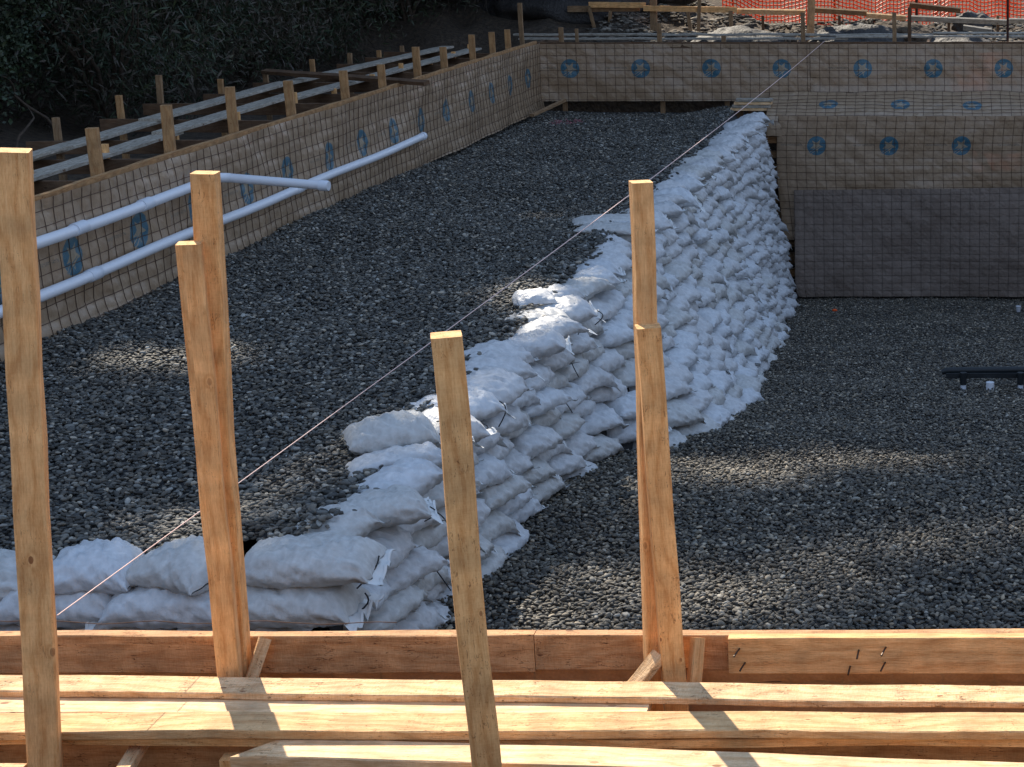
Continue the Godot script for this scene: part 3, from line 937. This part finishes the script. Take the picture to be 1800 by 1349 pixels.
	for i in 5:
		var x: float = [-2.9, -1.5, -0.6, 0.5, 1.4][i]
		tag(board("slope_peg", Vector3(x, 0.4, z - 0.08), Vector3(x, 1.16, z - 0.08), 0.05, 0.05, Vector3.BACK, M.old_dark), "short dark peg holding the slope boards, %s from the left" % ordinal(i + 1), "peg", "pegs on the slope")
	tag(board("brown_post", Vector3(-2.02, 0.4, z + 0.5), Vector3(-1.92, 2.6, z + 0.5), 0.13, 0.12, Vector3.BACK, M.edge), "thick brown post standing before the orange fence", "post")
	tag(put(tube_mesh([Vector3(1.38, 0.2, -29.62), Vector3(1.37, 2.3, -29.62)], [0.022], 6), "steel_stake", M.steel), "rusty steel stake behind the far wall at the right edge", "stake", "steel stakes")
	tag(put(tube_mesh([Vector3(-0.09, 0.5, -36.0), Vector3(-0.09, 2.3, -36.0)], [0.03], 6), "steel_stake", M.steel), "dark steel stake standing against the orange fence", "stake", "steel stakes")

func build_slope_things() -> void:
	# orange safety mesh
	var o := thing("safety_fence", Vector3(0, 1, -38.5), "bright orange plastic safety mesh across the slope at the top right", "fence")
	var st := SurfaceTool.new()
	st.begin(Mesh.PRIMITIVE_TRIANGLES)
	st.set_smooth_group(0)
	var fz := func(x: float, y: float) -> Vector3:
		var foot := land_y(x, -38.5) - 0.02
		return Vector3(x, foot + y + 0.05 * sin(x * 2.3), -38.5 + 0.06 * sin(x * 3.1) + 0.05 * nz.get_noise_2d(x * 60.0, y * 60.0))
	var x := -4.1
	while x < 7.0:
		var pts := []
		for j in 7:
			pts.append(fz.call(x, j / 6.0) - o.position)
		tube_into(st, pts, [0.011], 4, false)
		x += 0.075
	for j in 14:
		var pts := []
		x = -4.1
		while x < 7.0:
			pts.append(fz.call(x, j / 13.0) - o.position)
			x += 0.15
		tube_into(st, pts, [0.014], 4, false)
	st.generate_normals()
	put(st.commit(), "mesh", M.orange, o)
	for i in 6:
		var px := -3.9 + i * 2.1
		put(tube_mesh([Vector3(px, land_y(px, -38.6) - 0.3, -38.6) - o.position, Vector3(px, 2.3, -38.6) - o.position], [0.02], 6), "stake", M.steel, o)
	# heaps of spoil
	var heaps := [[-3.35, -33.2, 0.85, 0.42, "dark heap of spoil behind the far wall, below the left sunlit board"], [-1.25, -33.0, 0.85, 0.46, "dark rounded heap of spoil right of the brown post"], [-0.35, -33.3, 0.6, 0.30, "small pale heap of spoil behind the far wall"], [0.55, -33.1, 0.9, 0.36, "low dark heap of spoil below the tilted board"], [1.05, -36.6, 0.42, 0.30, "grey heap of rubble in front of the orange fence"], [-5.6, -36.2, 1.2, 0.45, "broad dark heap of earth behind the profile boards"], [-6.8, -35.2, 1.5, 0.7, "dark heap of earth left of the profile boards"]]
	for i in heaps.size():
		var h: Array = heaps[i]
		var m := put(lump_mesh(80 + i, 4, 0.42, 0.07), "spoil_heap", M.mound if i != 2 else M.soil)
		m.position = Vector3(h[0], land_y(h[0], h[1]) + 0.02, h[1])
		m.scale = Vector3(h[2], h[3], h[2] * 0.7)
		tag(m, h[4], "heap", "heaps of spoil")
	# clods, stones and litter on the slope
	var lit := Node3D.new()
	lit.name = "slope_litter"
	add_child(lit)
	tag(lit, "scattered sticks, stones and clods on the sunlit slope", "litter", "", "stuff")
	var xf := []
	var col := []
	for i in 16000:
		var px := rng.randf_range(-6.0, 4.5)
		var pz := rng.randf_range(-38.4, -30.0)
		var s := rng.randf_range(0.010, 0.038) * (1.8 if rng.randf() < 0.05 else 1.0)
		xf.append(Transform3D(Basis(Vector3.UP, rng.randf() * TAU) * Basis(Vector3.RIGHT, rng.randf_range(-0.5, 0.5)) * Basis.from_scale(Vector3(s * rng.randf_range(1.0, 3.0), s * 0.6, s)), Vector3(px, land_y(px, pz) + s * 0.2, pz)))
		var g := 0.05 + 0.26 * pow(rng.randf(), 1.5)
		col.append(Color(g, g * 0.86, g * 0.68))
	scatter("clods", lump_mesh(90, 1, 0.5, 0.12), M.litter, xf, col, lit).set_meta("kind", "stuff")

# ------------------------------------------------------------------ pipes and string
func pipe(called: String, pts: Array, r: float, label: String, joints: Array) -> Node3D:
	var o := thing(called, pts[0], label, "pipe", "white pipes on the left wall")
	var loc := []
	for p in pts:
		loc.append(p - pts[0])
	put(tube_mesh(loc, [r], 20), "pipe_run", M.pvc, o)
	for f in joints:
		var total: float = loc.size() - 1
		var i: int = mini(int(f * total), loc.size() - 2)
		var a: Vector3 = loc[i].lerp(loc[i + 1], f * total - i)
		var d: Vector3 = (loc[i + 1] - loc[i]).normalized()
		put(tube_mesh([a - d * 0.09, a - d * 0.085, a + d * 0.085, a + d * 0.09], [r * 1.05, r * 1.16, r * 1.16, r * 1.05], 20), "coupling", M.pvc_joint, o)
	return o

func build_pipes() -> void:
	var r := 0.043
	var up := []
	for i in 17:
		var z := lerpf(-7.0, -16.17, i / 16.0)
		up.append(Vector3(left_x(z) + 0.085, 0.727 + 0.008 * sin(i * 0.9), z))
	var n: int = up.size()
	var e: Vector3 = up[n - 1]
	for i in 6:
		var a := (i + 1) * PI / 12.0
		up.append(e + Vector3(0.10 * (1.0 - cos(a)), -0.002 * i, -0.10 * sin(a)))
	var o := pipe("white_pipe", up, r, "upper white plastic pipe along the left wall, ending in an elbow", [])
	for z in [-13.6, -14.75]:
		put(tube_mesh([Vector3(left_x(z) + 0.085, 0.727, z + 0.09) - o.position, Vector3(left_x(z) + 0.085, 0.727, z - 0.09) - o.position], [r * 1.15], 20), "coupling", M.pvc_joint, o)
	var s: Vector3 = up[-1]
	put(tube_mesh([s - o.position, Vector3(-5.28, 0.672, -16.15) - o.position], [r * 0.94], 20), "stub", M.pvc, o)
	put(tube_mesh([Vector3(-5.34, 0.675, -16.158) - o.position, Vector3(-5.27, 0.671, -16.149) - o.position, Vector3(-5.255, 0.67, -16.147) - o.position], [r * 1.12, r * 1.12, r * 0.98], 20), "cap", M.pvc_joint, o)
	var lo := []
	for i in 25:
		var z := lerpf(-7.0, -22.5, i / 24.0)
		lo.append(Vector3(left_x(z) + 0.085, lerpf(0.36, 0.34, i / 24.0) + 0.008 * sin(i * 1.1), z))
	o = pipe("white_pipe", lo, r, "lower long white plastic pipe along the left wall", [0.435, 0.58, 0.72])
	put(tube_mesh([lo[-1] - o.position + Vector3(0, 0, 0.06), lo[-1] - o.position - Vector3(0, 0, 0.03)], [r * 1.15], 20), "cap", M.pvc_joint, o)
	# drain assembly on the pit floor
	var d := thing("drain_pipe", Vector3(0.3, -1.5, -17.4), "dark drain pipe with short white risers lying on the pit floor", "pipe")
	var y := -1.335
	put(tube_mesh([Vector3(0.20, y - 0.015, -17.4) - d.position, Vector3(0.25, y, -17.4) - d.position, Vector3(3.2, y + 0.01, -17.5) - d.position], [0.025, 0.035, 0.035], 14), "pipe_run", M.dark_pipe, d)
	board("support_board", Vector3(0.24, y - 0.04, -17.36), Vector3(3.1, y - 0.035, -17.45), 0.04, 0.05, Vector3.UP, M.dark_pipe, d)
	for x in [0.41, 0.97, 1.55]:
		put(tube_mesh([Vector3(x, y, -17.33) - d.position, Vector3(x, y - 0.12, -17.33) - d.position], [0.034], 12), "tee", M.dark_pipe, d)
		put(tube_mesh([Vector3(x, y - 0.115, -17.33) - d.position, Vector3(x, y - 0.19, -17.33) - d.position], [0.028], 12), "riser", M.pvc_joint, d)
	put(tube_mesh([Vector3(0.67, -1.60, -17.28) - d.position, Vector3(0.67, -1.42, -17.28) - d.position], [0.041], 14), "riser", M.pvc, d)
	var cup := thing("white_cup", Vector3(1.42, -2.66, -26.2), "tiny white cup lying on the pit floor near the grey paper", "cup")
	put(tube_mesh([Vector3(0, 0, 0), Vector3(0, 0.08, 0.01), Vector3(0, 0.085, 0.01)], [0.028, 0.038, 0.04], 14), "cup_body", M.pvc, cup)
	var flag := put(lump_mesh(97, 2, 0.5, 0.1), "orange_scrap", M.orange, null, Vector3(-1.27, -2.64, -26.2))
	flag.scale = Vector3(0.035, 0.018, 0.03)
	tag(flag, "small orange scrap on the gravel below the grey paper", "scrap")
	# level line from the near post to the far wall
	var pts := []
	var a := Vector3(-2.23, 1.285, -4.42)
	var b := Vector3(-1.525, 1.03, -29.3)
	for i in 25:
		var f := i / 24.0
		pts.append(a.lerp(b, f) - Vector3(0, 0.06 * 4.0 * f * (1.0 - f), 0))
	var line := put(tube_mesh(pts, [0.0014, 0.0014, 0.0015, 0.0017, 0.0020, 0.0023, 0.0026, 0.0029, 0.0032], 6), "string_line", M.string)
	tag(line, "taut pale pink string line running from the front post to the far wall", "string")

# ------------------------------------------------------------------ timber boxing in front
func post(a: Vector3, b: Vector3, w: float, turn: float, m: Material, label: String) -> MeshInstance3D:
	var face := Vector3.BACK.rotated(Vector3.UP, deg_to_rad(turn))
	var o := board("timber_post", a, b, w, w, face, m, null, 0.006, 0.004)
	tag(o, label, "post", "posts of the front boxing")
	return o

func build_front() -> void:
	# paper sheet hung on the pit side of the boxing
	var root := thing("paper_wall", Vector3(-1, 0, -5.1), "kraft paper sheet hung behind the front timber boxing", "formwork wall")
	var fr := func(s: float, t: float) -> Vector3: return Vector3(-4.8 + s, t, -5.075 + 0.012 * sin(s * 2.2) - 0.02 * (1.0 - t))
	wall_sheet(root, fr, Vector3(0, 0, -1), 0.0, 7.0, 0.0, 0.965, M.kraft, 1.117, 0.3, 0.72, 0.012)
	var wp := []
	for i in 60:
		var x := -4.8 + i * 0.055
		wp.append(Vector3(x, 1.018 + 0.012 * nz.get_noise_1d(i * 9.0) - 0.0015 * i * 0.2, -5.07) - root.position)
	put(tube_mesh(wp, [0.0014], 5), "top_wire", M.wire, root)
	# boards on edge
	tag(board("edge_board", Vector3(-4.9, 0.942, -4.985), Vector3(-1.13, 0.943, -4.995), 0.045, 0.118, Vector3.UP, M.edge), "dark brown board on edge along the pit, left length", "board", "boards on edge of the front boxing")
	tag(board("edge_board", Vector3(-1.128, 0.947, -4.995), Vector3(2.4, 0.947, -5.02), 0.045, 0.110, Vector3.UP, M.edge), "brown board on edge along the pit, right length behind the nailed board", "board", "boards on edge of the front boxing")
	var nb := board("nailed_board", Vector3(-0.558, 0.957, -4.944), Vector3(2.3, 0.959, -4.955), 0.040, 0.112, Vector3.UP, M.post)
	tag(nb, "brown board with protruding bent nails along the pit at the right", "board", "boards on edge of the front boxing")
	for p in [[-0.525, 0.981, 1.0], [-0.51, 0.937, 0.9], [-0.181, 0.975, 0.3], [-0.103, 0.984, 0.9], [-0.206, 0.925, 0.4], [-0.105, 0.937, 0.9]]:
		var h := Vector3(p[0], p[1], -4.926)
		put(tube_mesh([h - nb.position, h + Vector3(-0.006 * p[2], -0.002, 0.022) - nb.position, h + Vector3(-0.013 * p[2], -0.008, 0.042) - nb.position], [0.0030], 6), "nail", M.nail, nb)
	# planks laid flat
	tag(board("flat_plank", Vector3(-4.4, 0.938, -4.815), Vector3(2.2, 0.938, -4.625), 0.110, 0.020, Vector3.UP, M.plank, null, 0.004), "rough sunlit flat plank nearest the board on edge", "plank", "flat planks of the front boxing")
	tag(board("flat_plank", Vector3(-4.3, 0.9165, -4.675), Vector3(-0.75, 0.9165, -4.655), 0.12, 0.022, Vector3.UP, M.plank_smooth, null, 0.003), "smooth pale flat plank with a sawn end, in the gap between the rough planks", "plank", "flat planks of the front boxing")
	tag(board("flat_plank", Vector3(-4.2, 0.935, -4.513), Vector3(2.1, 0.935, -4.505), 0.120, 0.026, Vector3.UP, M.plank_b, null, 0.004), "rough sunlit flat plank on top of the pair", "plank", "flat planks of the front boxing")
	tag(board("flat_plank", Vector3(-4.2, 0.908, -4.52), Vector3(2.1, 0.908, -4.505), 0.105, 0.026, Vector3.UP, M.post_b, null, 0.006), "brown flat plank stacked under the rough plank, only its edge showing", "plank", "flat planks of the front boxing")
	var tip := board("flat_plank", Vector3(-1.70, 0.893, -4.418), Vector3(2.1, 0.893, -4.15), 0.112, 0.05, Vector3.UP, M.plank_smooth, null, 0.003)
	tag(tip, "thick pale plank with a pointed end, nearest the camera", "plank", "flat planks of the front boxing")
	var pk := SurfaceTool.new()
	pk.begin(Mesh.PRIMITIVE_TRIANGLES)
	pk.set_smooth_group(-1)
	var d := Vector3(3.8, 0, 0.268).normalized()
	var s := Vector3(-d.z, 0, d.x)
	var t0 := [Vector3(0.001, 0.0245, 0) - s * 0.055, Vector3(0.001, 0.0245, 0) + s * 0.055, -d * 0.10 + s * 0.052 + Vector3(0, 0.016, 0)]
	var t1 := []
	for q in t0:
		t1.append(Vector3(q.x, -0.0245, q.z))
	quad(pk, t0[0], t0[2], t0[1], t0[1], Vector2(0, 0), Vector2(0.4, 0.06), Vector2(0.4, 0), Vector2(0.4, 0))
	quad(pk, t0[2], t1[2], t1[1], t0[1], Vector2(0, 0), Vector2(0, 0.2), Vector2(0.06, 0.2), Vector2(0.06, 0))
	quad(pk, t0[0], t1[0], t1[2], t0[2], Vector2(0, 0), Vector2(0, 0.2), Vector2(0.08, 0.2), Vector2(0.08, 0))
	pk.generate_normals()
	pk.generate_tangents()
	put(pk.commit(), "pointed_end", M.plank, tip)
	tag(board("low_board", Vector3(-4.0, 0.80, -4.62), Vector3(2.0, 0.80, -4.60), 0.045, 0.11, Vector3.UP, M.edge), "dark board on edge below the flat planks", "board", "boards on edge of the front boxing")
	tag(board("near_board", Vector3(-4.0, 0.88, -4.325), Vector3(-2.33, 0.88, -4.32), 0.10, 0.03, Vector3.UP, M.plank), "sunlit plank end at the bottom left behind the first post", "plank", "flat planks of the front boxing")
	tag(board("cross_stick", Vector3(-2.115, 0.862, -4.57), Vector3(-2.06, 0.872, -4.22), 0.040, 0.025, Vector3.UP, M.plank), "narrow stick laid across under the flat planks", "stick")
	tag(board("stub_post", Vector3(-1.83, 0.30, -4.46), Vector3(-1.83, 0.868, -4.46), 0.06, 0.05, Vector3.BACK, M.post_b), "short stub post under the pointed plank", "post")
	# posts, leaning a little each its own way
	post(Vector3(-2.344, 0.30, -4.40), Vector3(-2.185, 2.488, -4.40), 0.078, 20.0, M.post, "tallest timber post at the left edge, nearest the camera")
	post(Vector3(-1.066, 0.30, -4.18), Vector3(-1.114, 2.084, -4.18), 0.071, 17.0, M.post_b, "lone middle timber post in front of the sandbags")
	post(Vector3(-1.988, 0.30, -4.865), Vector3(-1.972, 2.179, -4.865), 0.063, 13.0, M.post, "shorter of the two timber posts fixed together at the left")
	post(Vector3(-2.006, 0.30, -4.925), Vector3(-1.934, 2.361, -4.925), 0.066, 6.0, M.post_b, "taller timber post behind its shorter twin at the left")
	post(Vector3(-0.692, 0.30, -4.86), Vector3(-0.744, 1.951, -4.86), 0.066, 14.0, M.post_b, "shorter knotty timber post of the pair on the right")
	post(Vector3(-0.778, 0.30, -4.92), Vector3(-0.757, 2.337, -4.92), 0.057, 20.0, M.post, "taller slim timber post of the pair on the right")
	# small braces nailed at the feet of the pairs
	tag(board("brace", Vector3(-1.935, 0.885, -4.875), Vector3(-1.90, 1.005, -4.945), 0.034, 0.02, Vector3(0.6, 0.3, 0.7), M.plank), "small sloping brace at the foot of the left pair of posts", "brace", "braces")
	tag(board("brace", Vector3(-0.83, 0.90, -4.79), Vector3(-0.745, 0.995, -4.85), 0.05, 0.022, Vector3(-0.5, 0.5, 0.6), M.plank), "small sloping brace left of the right pair of posts", "brace", "braces")
	tag(board("brace", Vector3(-0.655, 0.88, -4.87), Vector3(-0.645, 1.015, -4.925), 0.045, 0.022, Vector3(0.8, 0.2, 0.6), M.post), "small upright brace right of the right pair of posts", "brace", "braces")

# ------------------------------------------------------------------ trees and bushes
func leaf_cluster(sd: int, n: int, radius: float, length: float, width: float) -> ArrayMesh:
	var r := RandomNumberGenerator.new()
	r.seed = sd
	var v := PackedVector3Array()
	var idx := PackedInt32Array()
	for i in n:
		var p := Vector3(r.randfn(), r.randfn() * 0.8, r.randfn()) * radius * 0.5
		var b := Basis(Vector3(r.randf_range(-1, 1), r.randf_range(-1, 1), r.randf_range(-1, 1)).normalized(), r.randf() * TAU)
		var l := length * r.randf_range(0.7, 1.3)
		var w := width * r.randf_range(0.7, 1.3)
		var k := v.size()
		v.append_array([p - b.x * l * 0.5, p + b.z * w * 0.5 + b.y * w * 0.15, p - b.z * w * 0.5 + b.y * w * 0.15, p + b.x * l * 0.5 - b.y * w * 0.3])
		idx.append_array([k, k + 1, k + 2, k + 1, k + 3, k + 2])
	return indexed(v, PackedVector2Array(), idx)

func green(dark: float) -> Color:
	var g := rng.randf_range(0.035, 0.072) * dark
	return Color(g * rng.randf_range(0.55, 0.85), g, g * rng.randf_range(0.35, 0.6))

func build_bushes() -> void:
	var fine := [leaf_cluster(301, 60, 0.30, 0.075, 0.040), leaf_cluster(302, 60, 0.30, 0.065, 0.032)]
	var wisp := [leaf_cluster(303, 46, 0.36, 0.11, 0.016), leaf_cluster(304, 46, 0.36, 0.13, 0.014)]
	# x, z, radius, height, kind, label
	var list := [
		[-10.6, -18.6, 1.35, 3.2, 0, "leafy green bush overhanging the left staging at the top left"],
		[-11.6, -21.4, 1.5, 3.4, 0, "dark green bush behind the leafy bush at the left"],
		[-10.2, -23.2, 1.3, 3.0, 1, "dark drooping shrub behind the left staging, first after the bush"],
		[-10.3, -25.6, 1.4, 3.2, 1, "dark drooping shrub with pale twigs behind the left staging"],
		[-10.4, -28.4, 1.5, 3.2, 1, "dark feathery shrub behind the far half of the left staging"],
		[-10.6, -31.4, 1.7, 3.4, 1, "dark feathery shrub beyond the far left corner"],
		[-9.4, -34.2, 1.6, 3.0, 1, "dark shrub on the bank beyond the far left corner"],
		[-12.6, -26.0, 2.2, 4.5, 0, "tall dark shrub on the bank behind the drooping shrubs"],
		[-12.8, -31.5, 2.4, 4.8, 0, "tall dark shrub at the back of the bank"],
		[-8.6, -37.6, 1.9, 3.4, 1, "dark shrub at the top of the slope behind the profile boards"],
		[-8.3, -40.2, 1.8, 3.2, 0, "dark shrub behind the profile boards, next to the orange fence"]]
	for q in list:
		var c := Vector3(q[0], land_y(q[0], q[1]), q[1])
		var o := thing("shrub", c, q[5], "shrub", "shrubs on the bank")
		var st := SurfaceTool.new()
		st.begin(Mesh.PRIMITIVE_TRIANGLES)
		st.set_smooth_group(0)
		var tips := []
		for i in 12:
			var a := rng.randf() * TAU
			var reach: float = q[2] * rng.randf_range(0.5, 1.1)
			var pts := []
			for k in 6:
				var f := k / 5.0
				pts.append(Vector3(cos(a), 0, sin(a)) * reach * pow(f, 1.3) + Vector3.UP * (-0.2 + q[3] * 0.95 * f * rng.randf_range(0.9, 1.05) - 0.7 * q[4] * f * f) + Vector3(rng.randf_range(-0.08, 0.08), 0, rng.randf_range(-0.08, 0.08)))
			tips.append(pts)
			tube_into(st, pts, [0.045, 0.035, 0.028, 0.02, 0.012, 0.005], 5, false)
		st.generate_normals()
		put(st.commit(), "branches", M.bark, o)
		var xf := [[], []]
		var col := [[], []]
		var n := int(q[2] * q[2] * q[3] * 95.0)
		for i in n:
			# through the volume, fuller towards the outside, lobed by noise
			var dir := Vector3(rng.randfn(), rng.randfn(), rng.randfn()).normalized()
			var rr := pow(rng.randf(), 0.45) * (1.0 + 0.55 * nz.get_noise_3dv(dir * 70.0 + c * 10.0))
			var p := Vector3(dir.x * q[2] * rr, q[3] * 0.5 + dir.y * q[3] * 0.52 * rr, dir.z * q[2] * rr)
			if p.y < 0.05 or nz.get_noise_3dv((p + c) * 55.0) < -0.16:
				continue
			if p.x + c.x > -8.55 and p.z + c.z > -29.0:
				continue
			var k := i % 2
			xf[k].append(Transform3D(Basis(Vector3.UP, rng.randf() * TAU) * Basis(Vector3.RIGHT, rng.randf_range(-0.6, 0.6)) * Basis.from_scale(Vector3(1.0, 1.5 if q[4] == 1 else 1.0, 1.0) * rng.randf_range(0.75, 1.25)), p))
			col[k].append(green(1.1) if q[4] == 0 or rng.randf() < 0.5 else Color(0.075, 0.06, 0.042) * rng.randf_range(0.6, 1.2))
		var crown := Node3D.new()
		crown.name = "crown"
		o.add_child(crown)
		for k in 2:
			scatter("leaves", fine[k] if q[4] == 0 else wisp[k], M.leaf, xf[k], col[k], crown).set_meta("kind", "stuff")
	# dead branches lying on the bank
	for i in 4:
		var a := Vector3(rng.randf_range(-9.8, -8.8), 0.0, rng.randf_range(-27.0, -17.0))
		a.y = land_y(a.x, a.z) + 0.1
		var pts := []
		var dir := Vector3(rng.randf_range(-1, 1), rng.randf_range(0.05, 0.5), rng.randf_range(-1, 1)).normalized()
		for k in 8:
			pts.append(dir * k * 0.17 + Vector3(0.06 * sin(k * 1.3 + i), 0.10 * sin(k * 0.5), 0.05 * cos(k * 1.7)))
		tag(put(tube_mesh(pts, [0.022, 0.02, 0.018, 0.016, 0.013, 0.01, 0.007, 0.003], 6), "fallen_branch", M.bark, null, a), "dead grey branch on the bank beyond the left staging, %s made out from the front" % ["first", "second", "third", "fourth"][i], "branch", "dead branches on the bank")

func opened(p: Vector3, gaps: Array) -> bool:
	for q in gaps:
		var v: Vector3 = p - SUN * ((p.y - q[1]) / SUN.y)
		if Vector2((v.x - q[0]) / (q[3] + 0.44), (v.z - q[2]) / (q[4] + 0.52)).length() < 1.0:
			return true
	return false

func build_shade_trees() -> void:
	# tall trees beyond the bank; they stand between the sun and the pit and leave it in dappled shade
	var clump := leaf_cluster(401, 110, 0.62, 0.17, 0.095)
	var trunks := [Vector3(-9.5, 0, -39.5), Vector3(-13.5, 0, -36.5), Vector3(-17.5, 0, -40.0), Vector3(-21.5, 0, -36.5), Vector3(-25.5, 0, -39.0)]
	var tops := [21.0, 25.0, 28.5, 30.0, 30.0]
	var words := ["tall tree with a wide crown leaning over the far end of the pit", "tall broad tree on the bank beyond the pit", "tallest tree on the middle of the bank", "tall tree on the left of the bank", "tall tree furthest left on the bank"]
	# gaps in the crowns, each where the sun reaches a fleck on the ground: x, y, z, half width, half depth
	var gaps := [[-5.3, 0.0, -12.5, 1.0, 0.75], [-3.91, 0.0, -18.9, 0.5, 0.5], [-3.25, 0.0, -14.4, 0.6, 0.7], [-3.95, 0.1, -9.1, 0.45, 0.4], [-3.12, 0.1, -10.3, 0.55, 0.5], [-2.73, 0.1, -12.9, 0.5, 0.55], [-3.5, 0.15, -8.2, 0.5, 0.45],
		[-0.75, -1.03, -13.55, 0.75, 0.46], [0.0, -1.0, -13.25, 0.65, 0.44], [-1.5, -0.9, -12.2, 0.55, 0.42], [-0.35, -0.77, -10.7, 0.60, 0.42], [0.75, -0.83, -11.4, 0.7, 0.46], [-1.0, -0.70, -9.5, 0.6, 0.42], [-2.1, -0.71, -9.9, 0.55, 0.5], [-1.8, -0.69, -9.15, 0.55, 0.42], [1.3, 0.75, -29.3, 0.5, 0.55], [0.9, -0.9, -28.4, 0.45, 0.5]]
	var per := [[], [], [], [], []]
	var tries := 0
	var r := RandomNumberGenerator.new()
	r.seed = 77
	# foliage fills the crowns; a clump is kept where it belongs to a crown and off the open gaps
	var step := 0.30
	var gx := -16.0
	while gx < 3.2:
		var gz := -30.6 if gx > -5.0 else -42.0
		while gz < -6.1:
			for rep in (3 if gz < -12.0 else 2):
				tries += 1
				var g := Vector3(gx + r.randf_range(-0.5, 0.5) * step, 0.0, gz + r.randf_range(-0.5, 0.5) * step)
				var lz := r.randf_range(-43.0, -33.5) if gz > -31.0 else gz - r.randf_range(4.0, 11.0)
				var dd := (g.z - lz) / -SUN.z
				var p := g + SUN * dd
				if p.y < 3.4:
					continue
				if opened(p, gaps):
					continue
				var best := 0
				for t in 5:
					if Vector2(p.x - trunks[t].x, p.z - trunks[t].z).length() < Vector2(p.x - trunks[best].x, p.z - trunks[best].z).length():
						best = t
				per[best].append(p)
			gz += step
		gx += step
	var bank := [[Vector3(-15.0, 0, -17.5), 15.0], [Vector3(-16.0, 0, -23.5), 17.0], [Vector3(-15.5, 0, -29.5), 16.0], [Vector3(-14.5, 0, -34.5), 14.0]]
	for i in bank.size():
		trunks.append(bank[i][0])
		tops.append(bank[i][1])
		words.append("leafy tree on the left bank behind the shrubs, %s from the front" % ordinal(i + 1))
		var inside := []
		for q in 3200:
			var dir := Vector3(r.randfn(), r.randfn(), r.randfn()).normalized() * pow(r.randf(), 0.4)
			var p: Vector3 = bank[i][0] + Vector3(dir.x * 5.4 + 2.2, bank[i][1] * 0.60 + dir.y * bank[i][1] * 0.40, dir.z * 4.8)
			if nz.get_noise_3dv(p * 22.0) > -0.18 and p.y > 3.6 and p.z - SUN.z * (p.y - 0.95) / SUN.y < -6.6 and not opened(p, gaps):
				inside.append(p)
		per.append(inside)
	for t in trunks.size():
		var c: Vector3 = trunks[t]
		c.y = land_y(c.x, c.z) - 0.2
		var o := thing("tall_tree", c, words[t], "tree", "trees beyond the bank")
		var tp := []
		var tr := []
		for k in 9:
			var f := k / 8.0
			tp.append(Vector3(0.35 * sin(f * 4.0 + t), tops[t] * 0.93 * f, 0.3 * cos(f * 3.0 + t)))
			tr.append(lerpf(0.42, 0.06, f))
		put(tube_mesh(tp, tr, 10), "trunk", M.bark, o)
		var st := SurfaceTool.new()
		st.begin(Mesh.PRIMITIVE_TRIANGLES)
		st.set_smooth_group(0)
		for i in mini(40, per[t].size()):
			var e: Vector3 = per[t][(i * 131) % per[t].size()] - c
			var y0 := clampf(e.y * 0.8, 3.0, tops[t] * 0.9)
			var a := Vector3(0, y0, 0)
			tube_into(st, [a, a.lerp(e, 0.5) + Vector3(0, 0.5, 0), e], [0.10, 0.06, 0.015], 5, false)
		st.generate_normals()
		put(st.commit(), "limbs", M.bark, o)
		var xf := []
		var col := []
		for p in per[t]:
			xf.append(Transform3D(Basis(Vector3.UP, r.randf() * TAU) * Basis.from_scale(Vector3.ONE * r.randf_range(0.9, 1.2)), p - c))
			col.append(green(1.0))
		scatter("crown", clump, M.leaf, xf, col, o).set_meta("kind", "stuff")
	print("clumps ", per[0].size() + per[1].size() + per[2].size() + per[3].size() + per[4].size())

# ------------------------------------------------------------------ all together
func _ready() -> void:
	rng.seed = 20240
	nz.seed = 4
	nz.noise_type = FastNoiseLite.TYPE_SIMPLEX_SMOOTH
	nz.frequency = 0.02
	nz.fractal_octaves = 3
	var cam := Camera3D.new()
	cam.name = "camera"
	add_child(cam)
	cam.position = Vector3(0, 3.05, 0)
	cam.rotation_degrees = Vector3(-14.546, 0, 0)
	cam.projection = Camera3D.PROJECTION_FRUSTUM
	cam.near = 0.1
	cam.far = 800.0
	cam.size = 2.0 * 0.1 * 674.5 / 3218.0
	cam.frustum_offset = Vector2(-720.0 / 3218.0 * 0.1, 0)
	cam.current = true
	var sky_mat := ProceduralSkyMaterial.new()
	sky_mat.sky_top_color = Color(0.59, 0.70, 0.86)
	sky_mat.sky_horizon_color = Color(0.84, 0.88, 0.93)
	sky_mat.sky_curve = 0.15
	sky_mat.ground_horizon_color = Color(0.50, 0.50, 0.48)
	sky_mat.ground_bottom_color = Color(0.25, 0.22, 0.19)
	sky_mat.sun_angle_max = 1.0
	var sky := Sky.new()
	sky.sky_material = sky_mat
	var env := Environment.new()
	env.background_mode = Environment.BG_SKY
	env.sky = sky
	env.background_energy_multiplier = 0.75
	env.ambient_light_source = Environment.AMBIENT_SOURCE_SKY
	env.tonemap_mode = Environment.TONE_MAPPER_LINEAR
	env.tonemap_exposure = 1.6
	env.sdfgi_enabled = true
	env.ssao_enabled = true
	env.ssil_enabled = true
	var we := WorldEnvironment.new()
	we.name = "world_environment"
	we.environment = env
	add_child(we)
	var sun := DirectionalLight3D.new()
	sun.name = "sun"
	add_child(sun)
	sun.basis = Basis.looking_at(-SUN)
	sun.light_energy = 1.6
	sun.light_color = Color(1.0, 0.955, 0.88)
	sun.light_angular_distance = 0.53
	sun.shadow_enabled = true
	build_materials()
	print("materials ", Time.get_ticks_msec())
	build_ground()
	build_walls()
	print("walls ", Time.get_ticks_msec())
	build_gravel()
	print("gravel ", Time.get_ticks_msec())
	build_sandbags()
	print("bags ", Time.get_ticks_msec())
	build_left_staging()
	build_back_timber()
	build_slope_things()
	build_front()
	build_pipes()
	build_bushes()
	build_shade_trees()
	print("done ", Time.get_ticks_msec())
